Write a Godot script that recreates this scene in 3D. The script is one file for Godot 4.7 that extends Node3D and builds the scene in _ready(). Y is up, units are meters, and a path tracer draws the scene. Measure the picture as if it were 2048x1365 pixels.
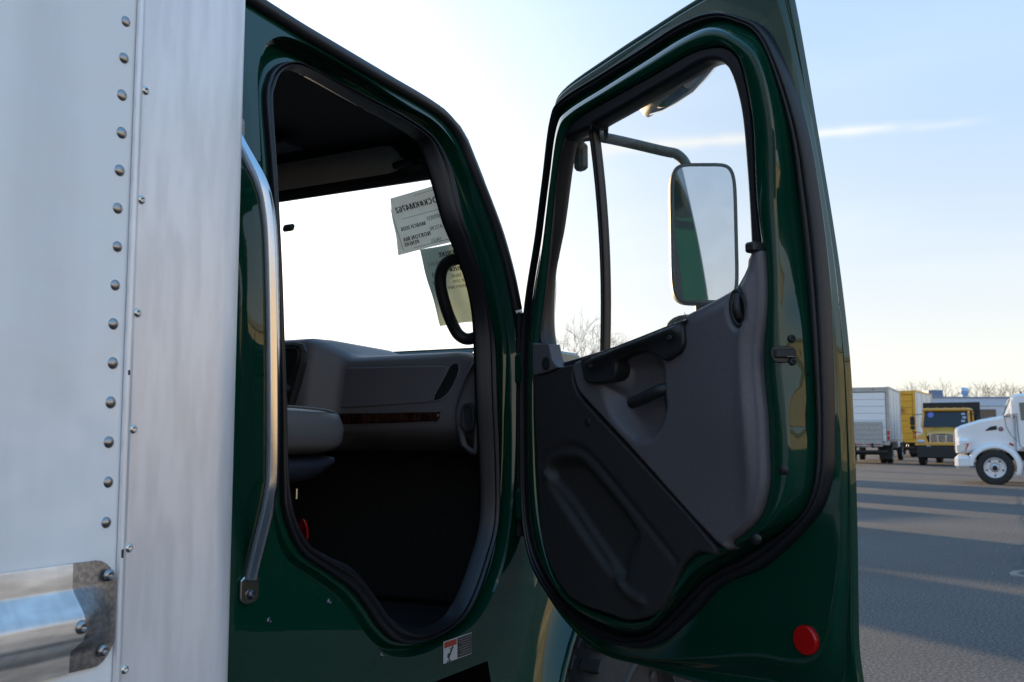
extends Node3D
# A delivery-truck lot in low sun: the open passenger door of a green truck seen from beside its box.
# Truck coordinates: x outward from the cab's side, y up, z backward from the door hinge.

const HINGE := Vector3(-1.3, 0.0, -2.313)
const DOOR_OPEN := 63.22
const SUN_AZ := 56.2      # degrees left of the truck's forward direction
const SUN_EL := 6.6
const D_OUT := [-0.0417, 1.558, -0.0268, 1.859, 0.0769, 2.095, 0.1419, 2.233, 0.2024, 2.349, 0.2558, 2.405, 0.4543, 2.433, 0.6143, 2.448, 0.7357, 2.458, 0.8502, 2.466, 0.9346, 2.467, 0.9684, 2.421, 0.9776, 2.144, 0.9863, 2, 1.001, 1.836, 1.014, 1.685, 1.018, 1.537, 1.018, 1.383, 1.014, 1.179, 1.013, 1.013, 0.8382, 1.014, 0.6662, 1.018, 0.4663, 1.022, 0.27, 1.028, 0.0869, 1.121, -0.0139, 1.265]
const D_SO := [0.0182, 1.558, 0.0348, 1.851, 0.1253, 2.083, 0.1862, 2.213, 0.2482, 2.33, 0.301, 2.365, 0.4642, 2.38, 0.6049, 2.392, 0.7243, 2.403, 0.809, 2.396, 0.8765, 2.366, 0.9402, 2.306, 0.9834, 2.138, 0.9969, 1.984, 1.004, 1.833, 1.008, 1.684, 1.006, 1.537, 0.9984, 1.465, 0.9611, 1.393, 0.8397, 1.293, 0.7251, 1.242, 0.6361, 1.164, 0.5171, 1.087, 0.3467, 1.067, 0.1449, 1.138, 0.0359, 1.271]
const D_SI := [0.0321, 1.558, 0.0441, 1.85, 0.1306, 2.076, 0.1907, 2.206, 0.2518, 2.32, 0.3049, 2.349, 0.4602, 2.364, 0.6012, 2.377, 0.7212, 2.389, 0.8063, 2.384, 0.8656, 2.358, 0.9197, 2.303, 0.9527, 2.146, 0.9594, 1.991, 0.9661, 1.837, 0.9738, 1.686, 0.9764, 1.537, 0.9604, 1.435, 0.9143, 1.379, 0.7954, 1.309, 0.6875, 1.253, 0.6006, 1.185, 0.5012, 1.108, 0.3724, 1.091, 0.1866, 1.14, 0.054, 1.279]
const D_C := [0.136, 1.558, 0.1448, 1.836, 0.2223, 2.05, 0.2777, 2.175, 0.3328, 2.275, 0.3866, 2.3, 0.5264, 2.315, 0.662, 2.329, 0.7772, 2.34, 0.8523, 2.335, 0.9129, 2.296, 0.9536, 2.241, 0.9651, 2.131, 0.9505, 1.984, 0.9474, 1.834, 0.9441, 1.685, 0.9579, 1.537, 0.9478, 1.442, 0.9083, 1.382, 0.8068, 1.326, 0.7164, 1.28, 0.6516, 1.218, 0.571, 1.145, 0.4507, 1.126, 0.265, 1.167, 0.1547, 1.303]
const D_I := [0.154, 1.558, 0.1635, 1.771, 0.2335, 2.026, 0.287, 2.169, 0.3359, 2.247, 0.3959, 2.281, 0.5271, 2.294, 0.6696, 2.304, 0.7789, 2.313, 0.8504, 2.304, 0.8885, 2.28, 0.9033, 2.241, 0.9071, 2.145, 0.896, 1.994, 0.906, 1.839, 0.8931, 1.688, 0.9007, 1.537, 0.8897, 1.418, 0.851, 1.367, 0.7721, 1.331, 0.6963, 1.295, 0.6499, 1.237, 0.58, 1.164, 0.457, 1.143, 0.2678, 1.177, 0.1767, 1.324]
const D_WIN := [0.1728, 1.798, 0.1712, 1.862, 0.1873, 1.95, 0.2141, 2.01, 0.241, 2.061, 0.2943, 2.179, 0.3305, 2.242, 0.3467, 2.251, 0.4438, 2.251, 0.4526, 2.256, 0.5182, 2.262, 0.6061, 2.27, 0.7239, 2.281, 0.7989, 2.288, 0.8336, 2.283, 0.8555, 2.272, 0.8707, 2.251, 0.8801, 2.21, 0.8837, 2.156, 0.8794, 2.068, 0.8748, 1.962, 0.8719, 1.903, 0.8628, 1.885, 0.856, 1.862, 0.8253, 1.828, 0.7844, 1.816, 0.6718, 1.784, 0.4916, 1.752, 0.2488, 1.721, 0.2141, 1.724, 0.1913, 1.747]
const D_LP := [0.8975, 1.898, 0.9158, 1.895, 0.9204, 1.874, 0.9203, 1.81, 0.9149, 1.761, 0.9061, 1.715, 0.9048, 1.669, 0.9081, 1.621, 0.912, 1.587, 0.9138, 1.528, 0.9142, 1.464, 0.9045, 1.425, 0.8878, 1.392, 0.8573, 1.365, 0.8237, 1.344, 0.7895, 1.335, 0.5442, 1.512, 0.4639, 1.568, 0.3724, 1.633, 0.3537, 1.651, 0.3406, 1.679, 0.3389, 1.712, 0.3658, 1.721, 0.4396, 1.734, 0.5266, 1.751, 0.7015, 1.782, 0.709, 1.789, 0.7295, 1.795, 0.8404, 1.826, 0.8673, 1.845, 0.8853, 1.869, 0.8928, 1.886]
const D_DP := [0.1686, 1.692, 0.2029, 1.692, 0.2405, 1.698, 0.3286, 1.712, 0.3302, 1.678, 0.3434, 1.649, 0.3622, 1.63, 0.4543, 1.565, 0.5351, 1.509, 0.7792, 1.331, 0.7351, 1.313, 0.7052, 1.296, 0.6803, 1.272, 0.6621, 1.243, 0.6423, 1.213, 0.6099, 1.178, 0.5691, 1.159, 0.5142, 1.146, 0.469, 1.149, 0.3101, 1.168, 0.2153, 1.262, 0.1949, 1.342, 0.1808, 1.508, 0.1706, 1.632]
const D_SAIL := [0.1717, 1.769, 0.1804, 1.771, 0.2333, 1.767, 0.2415, 1.763, 0.2476, 1.745, 0.2557, 1.726, 0.2718, 1.711, 0.2778, 1.706, 0.2432, 1.699, 0.2014, 1.694, 0.1736, 1.698]
const D_HAN := [0.3868, 1.718, 0.4219, 1.725, 0.577, 1.753, 0.7171, 1.778, 0.7212, 1.768, 0.725, 1.748, 0.7246, 1.729, 0.7127, 1.713, 0.692, 1.705, 0.6681, 1.698, 0.6471, 1.709, 0.6053, 1.721, 0.5732, 1.72, 0.5402, 1.715, 0.5166, 1.706, 0.5146, 1.688, 0.5024, 1.666, 0.4711, 1.66, 0.4176, 1.662, 0.3993, 1.671, 0.3921, 1.689]
const D_CUP := [0.4971, 1.709, 0.5278, 1.72, 0.5885, 1.725, 0.6277, 1.713, 0.6473, 1.695, 0.6511, 1.66, 0.6534, 1.624, 0.6559, 1.603, 0.643, 1.566, 0.6227, 1.546, 0.6007, 1.534, 0.5657, 1.534, 0.5365, 1.544, 0.5067, 1.562, 0.4764, 1.592, 0.4594, 1.624, 0.451, 1.657, 0.4844, 1.663]
const D_POCK := [0.235, 1.473, 0.2796, 1.489, 0.338, 1.492, 0.3663, 1.486, 0.4296, 1.444, 0.5065, 1.388, 0.555, 1.343, 0.5593, 1.317, 0.5329, 1.286, 0.5209, 1.255, 0.5156, 1.233, 0.4871, 1.224, 0.4531, 1.239, 0.3735, 1.3, 0.2787, 1.379, 0.2265, 1.43]
const D_RIDGE := [0.2239, 1.451, 0.2484, 1.428, 0.3116, 1.38, 0.3864, 1.317, 0.4569, 1.26, 0.5072, 1.216, 0.5268, 1.204, 0.5526, 1.197, 0.5685, 1.195]
const D_RIDGE2 := [0.1834, 1.462, 0.2255, 1.494, 0.2864, 1.517, 0.3447, 1.515, 0.3858, 1.502, 0.4361, 1.469, 0.521, 1.405, 0.6002, 1.345, 0.6452, 1.31, 0.6771, 1.283]
const D_REL := [0.8616, 1.788]
const D_LATCH := [0.952, 1.696]
const D_REFL := [0.9246, 1.165]
const D_LEVA := [0.5534, 1.614]
const D_LEVB := [0.6454, 1.637]
const D_LEVC := [0.651, 1.582]
const D_PLUG := [0.3866, 1.574]
const D_HS1 := [0.4342, 1.701]
const D_HS2 := [0.6932, 1.744]
const D_CAP := [0.9063, 1.899]
const D_BARA := [0.4173, 2.261]
const D_BARB := [0.3869, 1.746]
const D_SAILH := [0.2371, 1.717]
const D_ARMA := [0.2843, 2.294]
const D_ARMB := [0.3431, 2.272]
const D_ARMC := [0.384, 2.225]
const D_MIR := [0.4038, 2.055]
const D_MIRB := [0.3597, 1.858]
const D_DOWNA := [0.448, 2.337]
const D_DOWNB := [0.715, 2.346]
const D_SC1 := [0.959, 1.724]
const D_SC2 := [0.9594, 1.681]
const D_HOLE := [0.9671, 1.659]
const D_PL2 := [0.9462, 1.482]
const D_PL3 := [0.8752, 1.351]
const C_SI := [0.1304, 1.635, 0.1388, 1.778, 0.1485, 1.869, 0.174, 1.945, 0.2192, 2.021, 0.2611, 2.088, 0.2904, 2.189, 0.3177, 2.262, 0.3534, 2.284, 0.4547, 2.295, 0.5865, 2.304, 0.7238, 2.314, 0.7797, 2.313, 0.8142, 2.301, 0.8504, 2.275, 0.8747, 2.236, 0.8889, 2.187, 0.899, 1.989, 0.8928, 1.807, 0.8772, 1.613, 0.8639, 1.46, 0.8361, 1.381, 0.7912, 1.334, 0.7217, 1.299, 0.6398, 1.264, 0.5675, 1.2, 0.5214, 1.155, 0.4566, 1.116, 0.3663, 1.095, 0.2788, 1.11, 0.2228, 1.152, 0.1668, 1.224, 0.1135, 1.326, 0.1144, 1.48]
const C_SO := [0.09, 1.636, 0.1009, 1.78, 0.1363, 1.869, 0.162, 1.945, 0.1927, 2.023, 0.2278, 2.092, 0.2474, 2.205, 0.2849, 2.268, 0.3372, 2.297, 0.4498, 2.311, 0.5932, 2.314, 0.7288, 2.317, 0.7967, 2.318, 0.8348, 2.309, 0.8757, 2.286, 0.9065, 2.249, 0.926, 2.183, 0.9275, 1.986, 0.9198, 1.802, 0.9044, 1.612, 0.8968, 1.462, 0.8865, 1.395, 0.8397, 1.321, 0.7527, 1.271, 0.6805, 1.228, 0.6279, 1.18, 0.5855, 1.136, 0.5217, 1.094, 0.4256, 1.077, 0.3005, 1.088, 0.2103, 1.125, 0.1313, 1.222, 0.0811, 1.325, 0.079, 1.48]
const C_RO := [0.0133, 1.638, 0.0131, 1.786, 0.0351, 1.892, 0.0669, 1.983, 0.1033, 2.059, 0.1437, 2.14, 0.182, 2.217, 0.233, 2.288, 0.31, 2.327, 0.4327, 2.337, 0.58, 2.351, 0.7184, 2.359, 0.8091, 2.36, 0.865, 2.35, 0.9091, 2.321, 0.9405, 2.276, 0.9615, 2.193, 0.9736, 1.973, 0.9638, 1.795, 0.9474, 1.611, 0.9386, 1.464, 0.932, 1.381, 0.8909, 1.309, 0.8044, 1.256, 0.735, 1.211, 0.6828, 1.165, 0.6352, 1.119, 0.5646, 1.075, 0.4516, 1.056, 0.3173, 1.067, 0.1967, 1.097, 0.0929, 1.187, 0.0406, 1.31, 0.0189, 1.478]
const C_OUT := [0.9485, 2.414, 0.6857, 2.403, 0.3487, 2.388, 0.2557, 2.38, 0.1866, 2.353, 0.1562, 2.323, 0.1091, 2.23, 0.0773, 2.143, 0.0228, 2.044, -0.0281, 1.905, -0.1266, 1.783, -0.1615, 1.502, -0.1604, 1.349, -0.0762, 1.194, -0.0082, 1.077, 0.0899, 0.9198, 0.135, 0.8615, 0.1772, 1.005, 0.2431, 1.006, 0.4977, 1.013]
const C_DRIP := [0.9586, 2.397, 0.8126, 2.385, 0.6994, 2.379, 0.5564, 2.372, 0.3651, 2.366, 0.2739, 2.354, 0.2207, 2.326, 0.1896, 2.292, 0.1589, 2.231, 0.1212, 2.161, 0.077, 2.076, 0.0372, 1.973, 0.0097, 1.881]
const C_S1 := [0.9396, 1.21]
const C_S2 := [0.7721, 1.219]
const C_S3 := [0.5963, 1.083]

var M := {}
var rng := RandomNumberGenerator.new()

# ---------------------------------------------------------------- mesh building
class MB:
	var v := PackedVector3Array()
	var n := PackedVector3Array()
	var ix := PackedInt32Array()
	func tri(a: Vector3, b: Vector3, c: Vector3, out: Vector3) -> void:
		var nn := (c - a).cross(b - a)
		if nn.length_squared() < 1e-18: return
		nn = nn.normalized()
		if nn.dot(out) < 0:
			var t := b; b = c; c = t; nn = -nn
		var k := v.size()
		v.append(a); v.append(b); v.append(c)
		n.append(nn); n.append(nn); n.append(nn)
		ix.append(k); ix.append(k + 1); ix.append(k + 2)
	func quad(a: Vector3, b: Vector3, c: Vector3, d: Vector3, out: Vector3) -> void:
		tri(a, b, c, out); tri(a, c, d, out)
	func box(c: Vector3, s: Vector3, bev := 0.0, bs := Basis.IDENTITY) -> MB:
		var h := s * 0.5
		bev = minf(bev, minf(h.x, minf(h.y, h.z)) * 0.9)
		var e := h - Vector3(bev, bev, bev)
		var P := func(x: float, y: float, z: float) -> Vector3: return c + bs * Vector3(x, y, z)
		for sx in [-1.0, 1.0]:
			quad(P.call(sx * h.x, -e.y, -e.z), P.call(sx * h.x, e.y, -e.z), P.call(sx * h.x, e.y, e.z), P.call(sx * h.x, -e.y, e.z), bs * Vector3(sx, 0, 0))
			quad(P.call(-e.x, sx * h.y, -e.z), P.call(e.x, sx * h.y, -e.z), P.call(e.x, sx * h.y, e.z), P.call(-e.x, sx * h.y, e.z), bs * Vector3(0, sx, 0))
			quad(P.call(-e.x, -e.y, sx * h.z), P.call(e.x, -e.y, sx * h.z), P.call(e.x, e.y, sx * h.z), P.call(-e.x, e.y, sx * h.z), bs * Vector3(0, 0, sx))
			if bev > 0.0:
				for sy in [-1.0, 1.0]:
					quad(P.call(sx * h.x, sy * e.y, -e.z), P.call(sx * e.x, sy * h.y, -e.z), P.call(sx * e.x, sy * h.y, e.z), P.call(sx * h.x, sy * e.y, e.z), bs * Vector3(sx, sy, 0))
					quad(P.call(sx * h.x, -e.y, sy * e.z), P.call(sx * e.x, -e.y, sy * h.z), P.call(sx * e.x, e.y, sy * h.z), P.call(sx * h.x, e.y, sy * e.z), bs * Vector3(sx, 0, sy))
					quad(P.call(-e.x, sx * h.y, sy * e.z), P.call(-e.x, sx * e.y, sy * h.z), P.call(e.x, sx * e.y, sy * h.z), P.call(e.x, sx * h.y, sy * e.z), bs * Vector3(0, sx, sy))
					for sz in [-1.0, 1.0]:
						tri(P.call(sx * h.x, sy * e.y, sz * e.z), P.call(sx * e.x, sy * h.y, sz * e.z), P.call(sx * e.x, sy * e.y, sz * h.z), bs * Vector3(sx, sy, sz))
		return self
	# smooth surface through rows of points
	func loft(rows: Array, closed := false) -> MB:
		var m: int = rows[0].size()
		var k0 := v.size()
		var acc := PackedVector3Array()
		acc.resize(rows.size() * m)
		for r in rows: v.append_array(r)
		var cols := m if closed else m - 1
		for i in rows.size() - 1:
			for j in cols:
				var a := i * m + j
				var b := i * m + (j + 1) % m
				var c := (i + 1) * m + (j + 1) % m
				var d := (i + 1) * m + j
				for t in [[a, b, c], [a, c, d]]:
					var nn: Vector3 = (v[k0 + t[2]] - v[k0 + t[0]]).cross(v[k0 + t[1]] - v[k0 + t[0]])
					if nn.length_squared() < 1e-20: continue
					for q in t: acc[q] += nn
					ix.append(k0 + t[0]); ix.append(k0 + t[1]); ix.append(k0 + t[2])
		for q in acc: n.append(q.normalized() if q.length_squared() > 0 else Vector3.UP)
		return self
	func tube(path: PackedVector3Array, r, seg := 10, caps := true, flat := 1.0) -> MB:
		var rows := []
		var up := Vector3(0.0123, 1, 0.0071)
		var d0 := (path[1] - path[0]).normalized()
		if absf(d0.dot(up)) > 0.9: up = Vector3(1, 0.01, 0.003)
		var side := d0.cross(up).normalized()
		for i in path.size():
			var d := (path[mini(i + 1, path.size() - 1)] - path[maxi(i - 1, 0)]).normalized()
			side = (side - d * side.dot(d)).normalized()
			var up2 := side.cross(d)
			var rr: float = r[i] if r is Array else r
			var row := PackedVector3Array()
			for j in seg:
				var a := TAU * j / seg
				row.append(path[i] + side * cos(a) * rr + up2 * sin(a) * rr * flat)
			rows.append(row)
		loft(rows, true)
		if caps:
			for e in [0, path.size() - 1]:
				var d := (path[e] - path[1 if e == 0 else e - 1]).normalized()
				for j in seg: tri(path[e], rows[e][j], rows[e][(j + 1) % seg], d)
		return self
	# profile: Vector2(radius, along axis)
	func lathe(c: Vector3, axis: Vector3, prof: PackedVector2Array, seg := 16) -> MB:
		axis = axis.normalized()
		var s := axis.cross(Vector3(0.02, 0.9, 0.31) if absf(axis.y) < 0.9 else Vector3(1, 0, 0)).normalized()
		var t := axis.cross(s)
		var rows := []
		for p in prof:
			var row := PackedVector3Array()
			for j in seg:
				var a := TAU * j / seg
				row.append(c + axis * p.y + (s * cos(a) + t * sin(a)) * maxf(p.x, 0.00005))
			rows.append(row)
		loft(rows, true)
		return self
	# polygon in the xy plane of xf, extruded from z = 0 to z = depth
	func prism(poly: PackedVector2Array, xf: Transform3D, depth: float, bev := 0.0) -> MB:
		if Geometry2D.is_polygon_clockwise(poly):
			poly = poly.duplicate(); poly.reverse()
		var m := poly.size()
		var ins := PackedVector2Array()
		for i in m:
			var a := (poly[i] - poly[(i + m - 1) % m]).normalized()
			var b := (poly[(i + 1) % m] - poly[i]).normalized()
			var q := Vector2(-a.y, a.x) + Vector2(-b.y, b.x)
			ins.append(poly[i] + q / maxf(0.5, q.length_squared()) * 2.0 * bev)
		var zs := xf.basis.z * signf(depth)
		var tris := Geometry2D.triangulate_polygon(ins)
		for t in range(0, tris.size(), 3):
			for z in [0.0, depth]:
				var o := -zs if z == 0.0 else zs
				tri(xf * Vector3(ins[tris[t]].x, ins[tris[t]].y, z), xf * Vector3(ins[tris[t + 1]].x, ins[tris[t + 1]].y, z), xf * Vector3(ins[tris[t + 2]].x, ins[tris[t + 2]].y, z), o)
		var bz := bev * signf(depth)
		for i in m:
			var j := (i + 1) % m
			var e := poly[j] - poly[i]
			var o := xf.basis * Vector3(e.y, -e.x, 0)
			quad(xf * Vector3(poly[i].x, poly[i].y, bz), xf * Vector3(poly[j].x, poly[j].y, bz), xf * Vector3(poly[j].x, poly[j].y, depth - bz), xf * Vector3(poly[i].x, poly[i].y, depth - bz), o)
			if bev > 0.0:
				quad(xf * Vector3(poly[i].x, poly[i].y, bz), xf * Vector3(poly[j].x, poly[j].y, bz), xf * Vector3(ins[j].x, ins[j].y, 0), xf * Vector3(ins[i].x, ins[i].y, 0), o.normalized() - zs)
				quad(xf * Vector3(poly[i].x, poly[i].y, depth - bz), xf * Vector3(poly[j].x, poly[j].y, depth - bz), xf * Vector3(ins[j].x, ins[j].y, depth), xf * Vector3(ins[i].x, ins[i].y, depth), o.normalized() + zs)
		return self
	func mesh() -> ArrayMesh:
		var arr := []
		arr.resize(Mesh.ARRAY_MAX)
		arr[Mesh.ARRAY_VERTEX] = v
		arr[Mesh.ARRAY_NORMAL] = n
		arr[Mesh.ARRAY_INDEX] = ix
		var am := ArrayMesh.new()
		am.add_surface_from_arrays(Mesh.PRIMITIVE_TRIANGLES, arr)
		return am

func part(parent: Node3D, called: String, b, m: Material, at := Vector3.ZERO, basis := Basis.IDENTITY) -> MeshInstance3D:
	var o := MeshInstance3D.new()
	o.name = called
	o.mesh = b.mesh() if b is MB else b
	o.material_override = m
	o.transform = Transform3D(basis, at)
	o.cast_shadow = GeometryInstance3D.SHADOW_CASTING_SETTING_ON
	parent.add_child(o, true)
	return o

var taken := {}
func numbered(called: String) -> String:
	var k: int = taken.get(called, 0)
	taken[called] = k + 1
	return called if k == 0 else "%s_%03d" % [called, k]

func thing(called: String, label: String, category: String, at := Vector3.ZERO, turn := 0.0, group := "") -> Node3D:
	var o := Node3D.new()
	o.name = numbered(called)
	add_child(o)
	o.position = at
	o.rotation.y = turn
	o.set_meta("label", label)
	o.set_meta("category", category)
	if group != "": o.set_meta("group", group)
	return o

func setting(called: String, b, m: Material) -> MeshInstance3D:
	var o := part(self, called, b, m)
	o.set_meta("kind", "structure")
	return o

func flat_pts(a: Array) -> PackedVector2Array:
	var r := PackedVector2Array()
	for i in range(0, a.size(), 2): r.append(Vector2(a[i], a[i + 1]))
	return r

# Catmull-Rom through the points, k samples per span
func smooth(p: PackedVector2Array, k: int, closed := true) -> PackedVector2Array:
	var r := PackedVector2Array()
	var m := p.size()
	for i in (m if closed else m - 1):
		var a: Vector2
		var d: Vector2
		if closed:
			a = p[(i + m - 1) % m]; d = p[(i + 2) % m]
		else:
			a = p[maxi(i - 1, 0)]; d = p[mini(i + 2, m - 1)]
		for j in k:
			r.append(p[i].cubic_interpolate(p[(i + 1) % m], a, d, float(j) / k))
	if not closed: r.append(p[m - 1])
	return r

func smooth3(p: Array, k: int) -> PackedVector3Array:
	var r := PackedVector3Array()
	for i in p.size() - 1:
		for j in k:
			r.append(p[i].cubic_interpolate(p[i + 1], p[maxi(i - 1, 0)], p[mini(i + 2, p.size() - 1)], float(j) / k))
	r.append(p[p.size() - 1])
	return r

func mixl(a: PackedVector2Array, b: PackedVector2Array, t: float) -> PackedVector2Array:
	var r := PackedVector2Array()
	for i in a.size(): r.append(a[i].lerp(b[i], t))
	return r

# the cab's side leans in above the belt line
func lean(y: float) -> float:
	var k := tan(deg_to_rad(11.23))
	var d := maxf(0.0, y - 1.771)
	return k * d * d / 0.91 if d < 0.455 else k * (d - 0.2275)

func on_side(p: Vector2, out := 0.0) -> Vector3:
	return Vector3(out - lean(p.y), p.y, p.x)

func row3(p: PackedVector2Array, out: float) -> PackedVector3Array:
	var r := PackedVector3Array()
	for q in p: r.append(on_side(q, out))
	return r

func inset(poly: PackedVector2Array, by: float) -> PackedVector2Array:
	var p := poly
	var sgn := -1.0 if Geometry2D.is_polygon_clockwise(p) else 1.0
	var m := p.size()
	var r := PackedVector2Array()
	for i in m:
		var e := (p[(i + 1) % m] - p[(i + m - 1) % m]).normalized()
		r.append(p[i] + Vector2(-e.y, e.x) * by * sgn)
	return r

func sd(poly: PackedVector2Array, p: Vector2) -> float:
	var best := 1e9
	var m := poly.size()
	for i in m:
		best = minf(best, p.distance_squared_to(Geometry2D.get_closest_point_to_segment(p, poly[i], poly[(i + 1) % m])))
	best = sqrt(best)
	return -best if Geometry2D.is_point_in_polygon(p, poly) else best

# a trimmed sheet: a grid clipped to a region with holes, each point placed by the function
func sheet(region: PackedVector2Array, holes: Array, step: float, place: Callable) -> MB:
	var lo := region[0]
	var hi := region[0]
	for p in region:
		lo = lo.min(p); hi = hi.max(p)
	lo -= Vector2(step, step) * 0.37
	var nx := int(ceil((hi.x - lo.x) / step)) + 1
	var ny := int(ceil((hi.y - lo.y) / step)) + 1
	var edge := {}
	for loop in [region] + holes:
		var m: int = loop.size()
		for i in m:
			var a: Vector2 = loop[i]
			var b: Vector2 = loop[(i + 1) % m]
			var s := int(ceil(a.distance_to(b) / (step * 0.15))) + 1
			for j in s:
				var q := (a.lerp(b, float(j) / s) - lo) / step
				edge[Vector2i(floori(q.x), floori(q.y))] = true
	var verts := PackedVector3Array()
	var ids := {}
	var idx := PackedInt32Array()
	for i in nx:
		for j in ny:
			var a := lo + Vector2(i, j) * step
			var cell := PackedVector2Array([a, a + Vector2(step, 0), a + Vector2(step, step), a + Vector2(0, step)])
			var pieces := []
			if edge.has(Vector2i(i, j)):
				pieces = Geometry2D.intersect_polygons(cell, region)
				for h in holes:
					var nxt := []
					for q in pieces: nxt.append_array(Geometry2D.clip_polygons(q, h))
					pieces = nxt
			else:
				var c := a + Vector2(step, step) * 0.5
				if not Geometry2D.is_point_in_polygon(c, region): continue
				var gone := false
				for h in holes:
					if Geometry2D.is_point_in_polygon(c, h): gone = true
				if gone: continue
				pieces = [cell]
			for q in pieces:
				if q.size() < 3 or Geometry2D.is_polygon_clockwise(q) and not holes.is_empty() and false: continue
				var t := Geometry2D.triangulate_polygon(q)
				var loc := PackedInt32Array()
				for p in q:
					var key := Vector2i(roundi(p.x * 20000.0), roundi(p.y * 20000.0))
					if not ids.has(key):
						ids[key] = verts.size()
						verts.append(place.call(p))
					loc.append(ids[key])
				for k in range(0, t.size(), 3):
					var x := q[t[k]] as Vector2
					var w: float = (q[t[k + 1]] - x).cross(q[t[k + 2]] - x)
					if absf(w) < 1e-12: continue
					idx.append(loc[t[k]])
					if w > 0:
						idx.append(loc[t[k + 1]]); idx.append(loc[t[k + 2]])
					else:
						idx.append(loc[t[k + 2]]); idx.append(loc[t[k + 1]])
	var mb := MB.new()
	mb.v = verts
	mb.ix = idx
	var acc := PackedVector3Array()
	acc.resize(verts.size())
	for k in range(0, idx.size(), 3):
		var nn := (verts[idx[k + 2]] - verts[idx[k]]).cross(verts[idx[k + 1]] - verts[idx[k]])
		acc[idx[k]] += nn; acc[idx[k + 1]] += nn; acc[idx[k + 2]] += nn
	for k in acc.size(): mb.n.append(acc[k].normalized() if acc[k].length_squared() > 1e-24 else Vector3.UP)
	return mb

# a plate lying on the side surface with rounded edge: outline, face height, edge depth, round-over radius
func plate(loop: PackedVector2Array, face: float, back: float, rad: float, step := 0.02) -> MB:
	var rows := []
	for k in 6:
		var a := PI / 2 * k / 5
		rows.append(row3(inset(loop, rad * (1 - cos(a))), lerpf(back, face, 0.0) if k == 0 else face - signf(face - back) * rad * (1 - sin(a))))
	var mb := MB.new()
	mb.loft([row3(loop, back)] + rows, true)
	var inner := inset(loop, rad)
	var s := sheet(inner, [], step, func(p): return on_side(p, face))
	_join(mb, s)
	return mb

func _join(a: MB, b: MB) -> MB:
	var k := a.v.size()
	a.v.append_array(b.v); a.n.append_array(b.n)
	for i in b.ix: a.ix.append(i + k)
	return a

# ---------------------------------------------------------------- textures and materials
func noise_tex(size: int, freq: float, oct: int, c0: Color, c1: Color, sd_: int, lo := 0.0, hi := 1.0, stretch := Vector2.ONE, speck := 0.0) -> ImageTexture:
	var fn := FastNoiseLite.new()
	fn.seed = sd_
	fn.noise_type = FastNoiseLite.TYPE_SIMPLEX_SMOOTH
	fn.frequency = freq
	fn.fractal_octaves = oct
	var im := fn.get_seamless_image(int(size * stretch.x), int(size * stretch.y), false, false, 0.15, true)
	im.convert(Image.FORMAT_L8)
	if stretch != Vector2.ONE: im.resize(size, size, Image.INTERPOLATE_CUBIC)
	var src := im.get_data()
	var out := PackedByteArray()
	out.resize(size * size * 3)
	var r := RandomNumberGenerator.new()
	r.seed = sd_
	for i in size * size:
		var t := clampf((src[i] / 255.0 - lo) / (hi - lo), 0, 1)
		if speck > 0.0: t = clampf(t + (r.randf() - 0.5) * speck, 0, 1)
		out[i * 3] = int(lerpf(c0.r, c1.r, t) * 255)
		out[i * 3 + 1] = int(lerpf(c0.g, c1.g, t) * 255)
		out[i * 3 + 2] = int(lerpf(c0.b, c1.b, t) * 255)
	var img := Image.create_from_data(size, size, false, Image.FORMAT_RGB8, out)
	img.generate_mipmaps()
	return ImageTexture.create_from_image(img)

func bump_tex(size: int, freq: float, oct: int, sd_: int, strength: float) -> ImageTexture:
	var fn := FastNoiseLite.new()
	fn.seed = sd_
	fn.noise_type = FastNoiseLite.TYPE_SIMPLEX_SMOOTH
	fn.frequency = freq
	fn.fractal_octaves = oct
	var im := fn.get_seamless_image(size, size, false, false, 0.15, true)
	im.convert(Image.FORMAT_RGBA8)
	im.bump_map_to_normal_map(strength)
	return ImageTexture.create_from_image(im)

func mat(c: Color, rough := 0.5, metal := 0.0, spec := 0.5) -> StandardMaterial3D:
	var m := StandardMaterial3D.new()
	m.albedo_color = c
	m.roughness = rough
	m.metallic = metal
	m.metallic_specular = spec
	m.cull_mode = BaseMaterial3D.CULL_DISABLED
	return m

func tri_tex(m: StandardMaterial3D, t: Texture2D, scale: Vector3, nm: Texture2D = null, ns := 0.3, world := true) -> StandardMaterial3D:
	m.uv1_triplanar = true
	m.uv1_world_triplanar = world
	m.uv1_scale = scale
	if t: m.albedo_texture = t
	if nm:
		m.normal_enabled = true
		m.normal_texture = nm
		m.normal_scale = ns
	return m

func lin(r: float, g: float, b: float) -> Color:
	return Color(r, g, b).linear_to_srgb()

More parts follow.
